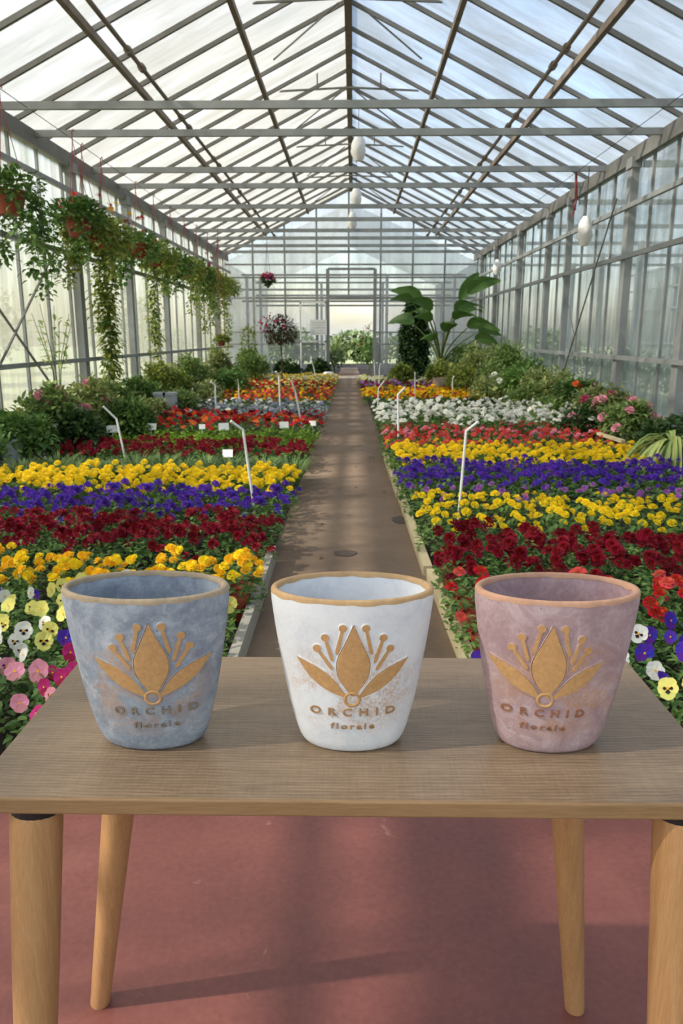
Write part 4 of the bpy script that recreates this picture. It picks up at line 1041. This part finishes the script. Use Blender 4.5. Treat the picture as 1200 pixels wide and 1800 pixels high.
# white sacks at the path's far left
for px, s_, lab in ((592, .22, 'white plastic sack at the far end of the path beside the left bed'), (586, .14, 'smaller white sack leaning on the larger one by the doorway')):
    q = at(px, 668, z=.02); mb = MB(); n = 12; rows = []
    for k in range(7):
        t_ = k / 6; rr = s_ * math.sin(PI * (.12 + .8 * t_)) ** .6; rows.append([(rr * math.cos(2 * PI * j / n) * R.uniform(.9, 1.1), rr * .7 * math.sin(2 * PI * j / n), s_ * 1.1 * t_) for j in range(n)])
    mb.quadstrip(rows, 0, True); mb.poly(rows[-1]); mb.poly(rows[0][::-1]); tag(mb.build('plastic_sack', M_whitebag, None, (q.x - .25, min(q.y, 22.5) - .3 * s_, .03), True), lab, 'sack')
# dark damp spots on the path
def puddle(px, py, rx, ry, label):
    q = at(px, py, z=0); mb = MB(); n = 26
    ring = [(q.x + rx * math.cos(2 * PI * k / n) * R.uniform(.85, 1.1), q.y + ry * math.sin(2 * PI * k / n) * R.uniform(.85, 1.1), .004) for k in range(n)]
    mb.poly(ring); tag(mb.build('damp_patch', M_damp), label, 'damp patch')
M_damp = plain('damp_earth', S(84, 68, 56), .7, 0, .25, 30)
puddle(606, 973, .075, .07, 'small dark damp patch in the middle of the path')
puddle(706, 914, .07, .12, 'dark damp patch beside the right edging board')
# dry leaves and pebbles on the path
for k, y in enumerate(sorted(R.uniform(2.8, 9) for _ in range(14))):
    x = R.uniform(RL(y) + .08, RR(y) - .08); mb = MB(); mb.leaf(Vector((0, 0, .006)), Vector((math.cos(k), math.sin(k), .1)), Vector((0, 0, 1)), .035, .018, .4)
    tag(mb.build('dry_leaf', M_bark, None, (x, y, 0)), f'dry brown leaf on the earth path, {ORD[k]} counted from the table', 'leaf', 'dry leaves on the earth path')

# ------------------------------------------------------------------ beyond the glass
def tree(x, y, h, r, label, g='far', nl=900):
    o = empty('garden_tree', (x, y, -.3)); tag(o, label, 'tree', 'trees outside the greenhouse')
    mb = MB(); mb.tube([(0, 0, 0), (.1, 0, h * .5), (0, .1, h * .8)], [.14, .10, .04], 7); mb.build('trunk', M_bark, o)
    mb = MB(); cl = [(Vector((0, 0, h * .6)) + Vector((d.x * r * .6, d.y * r * .6, d.z * h * .26)), r * R.uniform(.35, .55)) for d in [rdir(-.6) for _ in range(10)]]
    for i in range(nl):
        c, q = cl[R.randrange(10)]; d = rdir(); mb.leaf(c + d * q * R.uniform(.6, 1), d + rdir(), Vector((0, 0, 1)), .26, .16, .3)
    mb.build('crown', GREEN[g], o)
for i, (x, y, h, r) in enumerate(((-10.5, 11, 2.6, 1.5), (-11, 14.5, 2.2, 1.6), (-12, 19, 2.8, 1.8), (-13, 24, 2.6, 1.8), (-15, 31, 3.4, 2.0), (-9.5, 33, 3.2, 1.8))):
    tree(x, y, h, r, ['low bushy tree outside the left wall nearest the camera', 'second bushy tree outside the left wall', 'round tree outside the middle of the left wall', 'bushy tree outside the far part of the left wall', 'tree far behind the left corner', 'tree behind the gable on the left'][i])
# neighbouring bay on the right: posts, rails, gutter, glass
nb2 = tag(empty('wall_neighbour'), 'steel and glass of the neighbouring bay seen through the right wall', None, None, 'structure')
for k in range(8):
    y = 5 + k * 3; 
    for X in (7.2, 10.6):
        mb = MB(); mb.box(X - .06, y - .08, -.3, X + .06, y + .08, 3.6); mb.build('post', M_steel, nb2)
    mb = MB(); mb.bar((3.9, y, 3.55), (10.6, y, 3.55), .06, .08); mb.build('tie_beam', M_steel, nb2)
for z in (3.5, 2.9, 2.2, 1.05): mb = MB(); mb.bar((10.5, 2, z), (10.5, 30, z), .05, .06); mb.build('rail', M_steel, nb2)
mb = MB(); mb.box(10.64, 2, .2, 10.65, 30, 3.6); mb.build('wall_glass', M_glass_wall, nb2)
mb = MB(); mb.quadstrip([[(3.9, 2, 3.7), (7.2, 2, 5.4), (10.6, 2, 3.7)], [(3.9, 30, 3.7), (7.2, 30, 5.4), (10.6, 30, 3.7)]]); mb.build('roof_glass', M_glass_roof, nb2)
for k in range(5):
    shrub(5.6 + .5 * (k % 2), 8.5 + k * 3.2, .9, 1.2, .95, 400, .2, .09, 'bush', f"{['first', 'second', 'third', 'fourth', 'farthest'][k]} blurred green clump in the neighbouring bay behind the right wall", group='plants in the neighbouring bay')
# bay behind the gable, seen through the doorway
M_shade = dusty_glass('darkening_sheet', .12, (.30, .31, .30, 1), (1, 1, 1), .3)  # dark, barely clear sheeting that keeps the view beyond the door dim
bb = tag(empty('wall_beyond'), 'steel frame of the next bay seen through the doorway', None, None, 'structure')
for y in (28, 32):
    for x in (-3.8, -1.3, 1.2, 3.6):
        mb = MB(); mb.box(x - .05, y - .05, -.3, x + .05, y + .05, 3.4); mb.build('post', M_steel, bb)
    for z in (2.5, 2.9, 3.4): mb = MB(); mb.bar((-4, y, z), (4, y, z), .06, .07); mb.build('beam', M_steel_dark, bb)
mb = MB(); mb.quadstrip([[(-4, YB + .3, 3.5), (-.1, YB + .3, 5.2), (3.8, YB + .3, 3.5)], [(-4, 36, 3.5), (-.1, 36, 5.2), (3.8, 36, 3.5)]]); mb.build('darkening_roof_sheet', M_shade, bb)  # roof added to darken what shows through the doorway
mb = MB(); mb.box(-4.0, YB + .3, -.3, -3.95, 36, 3.5); mb.box(3.75, YB + .3, -.3, 3.8, 36, 3.5); mb.build('darkening_side_sheet', M_shade, bb)  # side sheets added for the same darkening
tag((lambda m_: (m_.box(-4, YB + .3, -.25, 3.8, 36, -.02), m_.build('floor_beyond', M_soil))[1])(MB()), 'dark floor of the next bay', None, None, 'structure')
for k, (x, y, h) in enumerate(((-.62, 26.5, .85), (.55, 26, 1.55), (.7, 29.5, 1.3), (-.75, 30, 1.0))):
    shrub(x, y, .38, .7, h, 420, .14, .06, ('dark', 'pansy', 'dark', 'bush')[k], ('low potted greens left inside the far doorway', 'tall greens right inside the far doorway', 'greens deep behind the doorway on the right', 'greens deep behind the doorway on the left')[k], ('crimson', 'white'), 8, .1)
for k in range(7):
    shrub(-10.5 + 3.5 * k, 42 + (k % 2), 1.75, 1.2, 2.3, 1500, .34, .2, 'far', f"{['leftmost', 'second', 'third', 'middle', 'fifth', 'sixth', 'rightmost'][k]} pale hedge clump far behind the doorway", group='hedge far behind the greenhouse', name='hedge_shrub', z0=-.75)
print('plants', NPL, 'objects', len(bpy.data.objects))
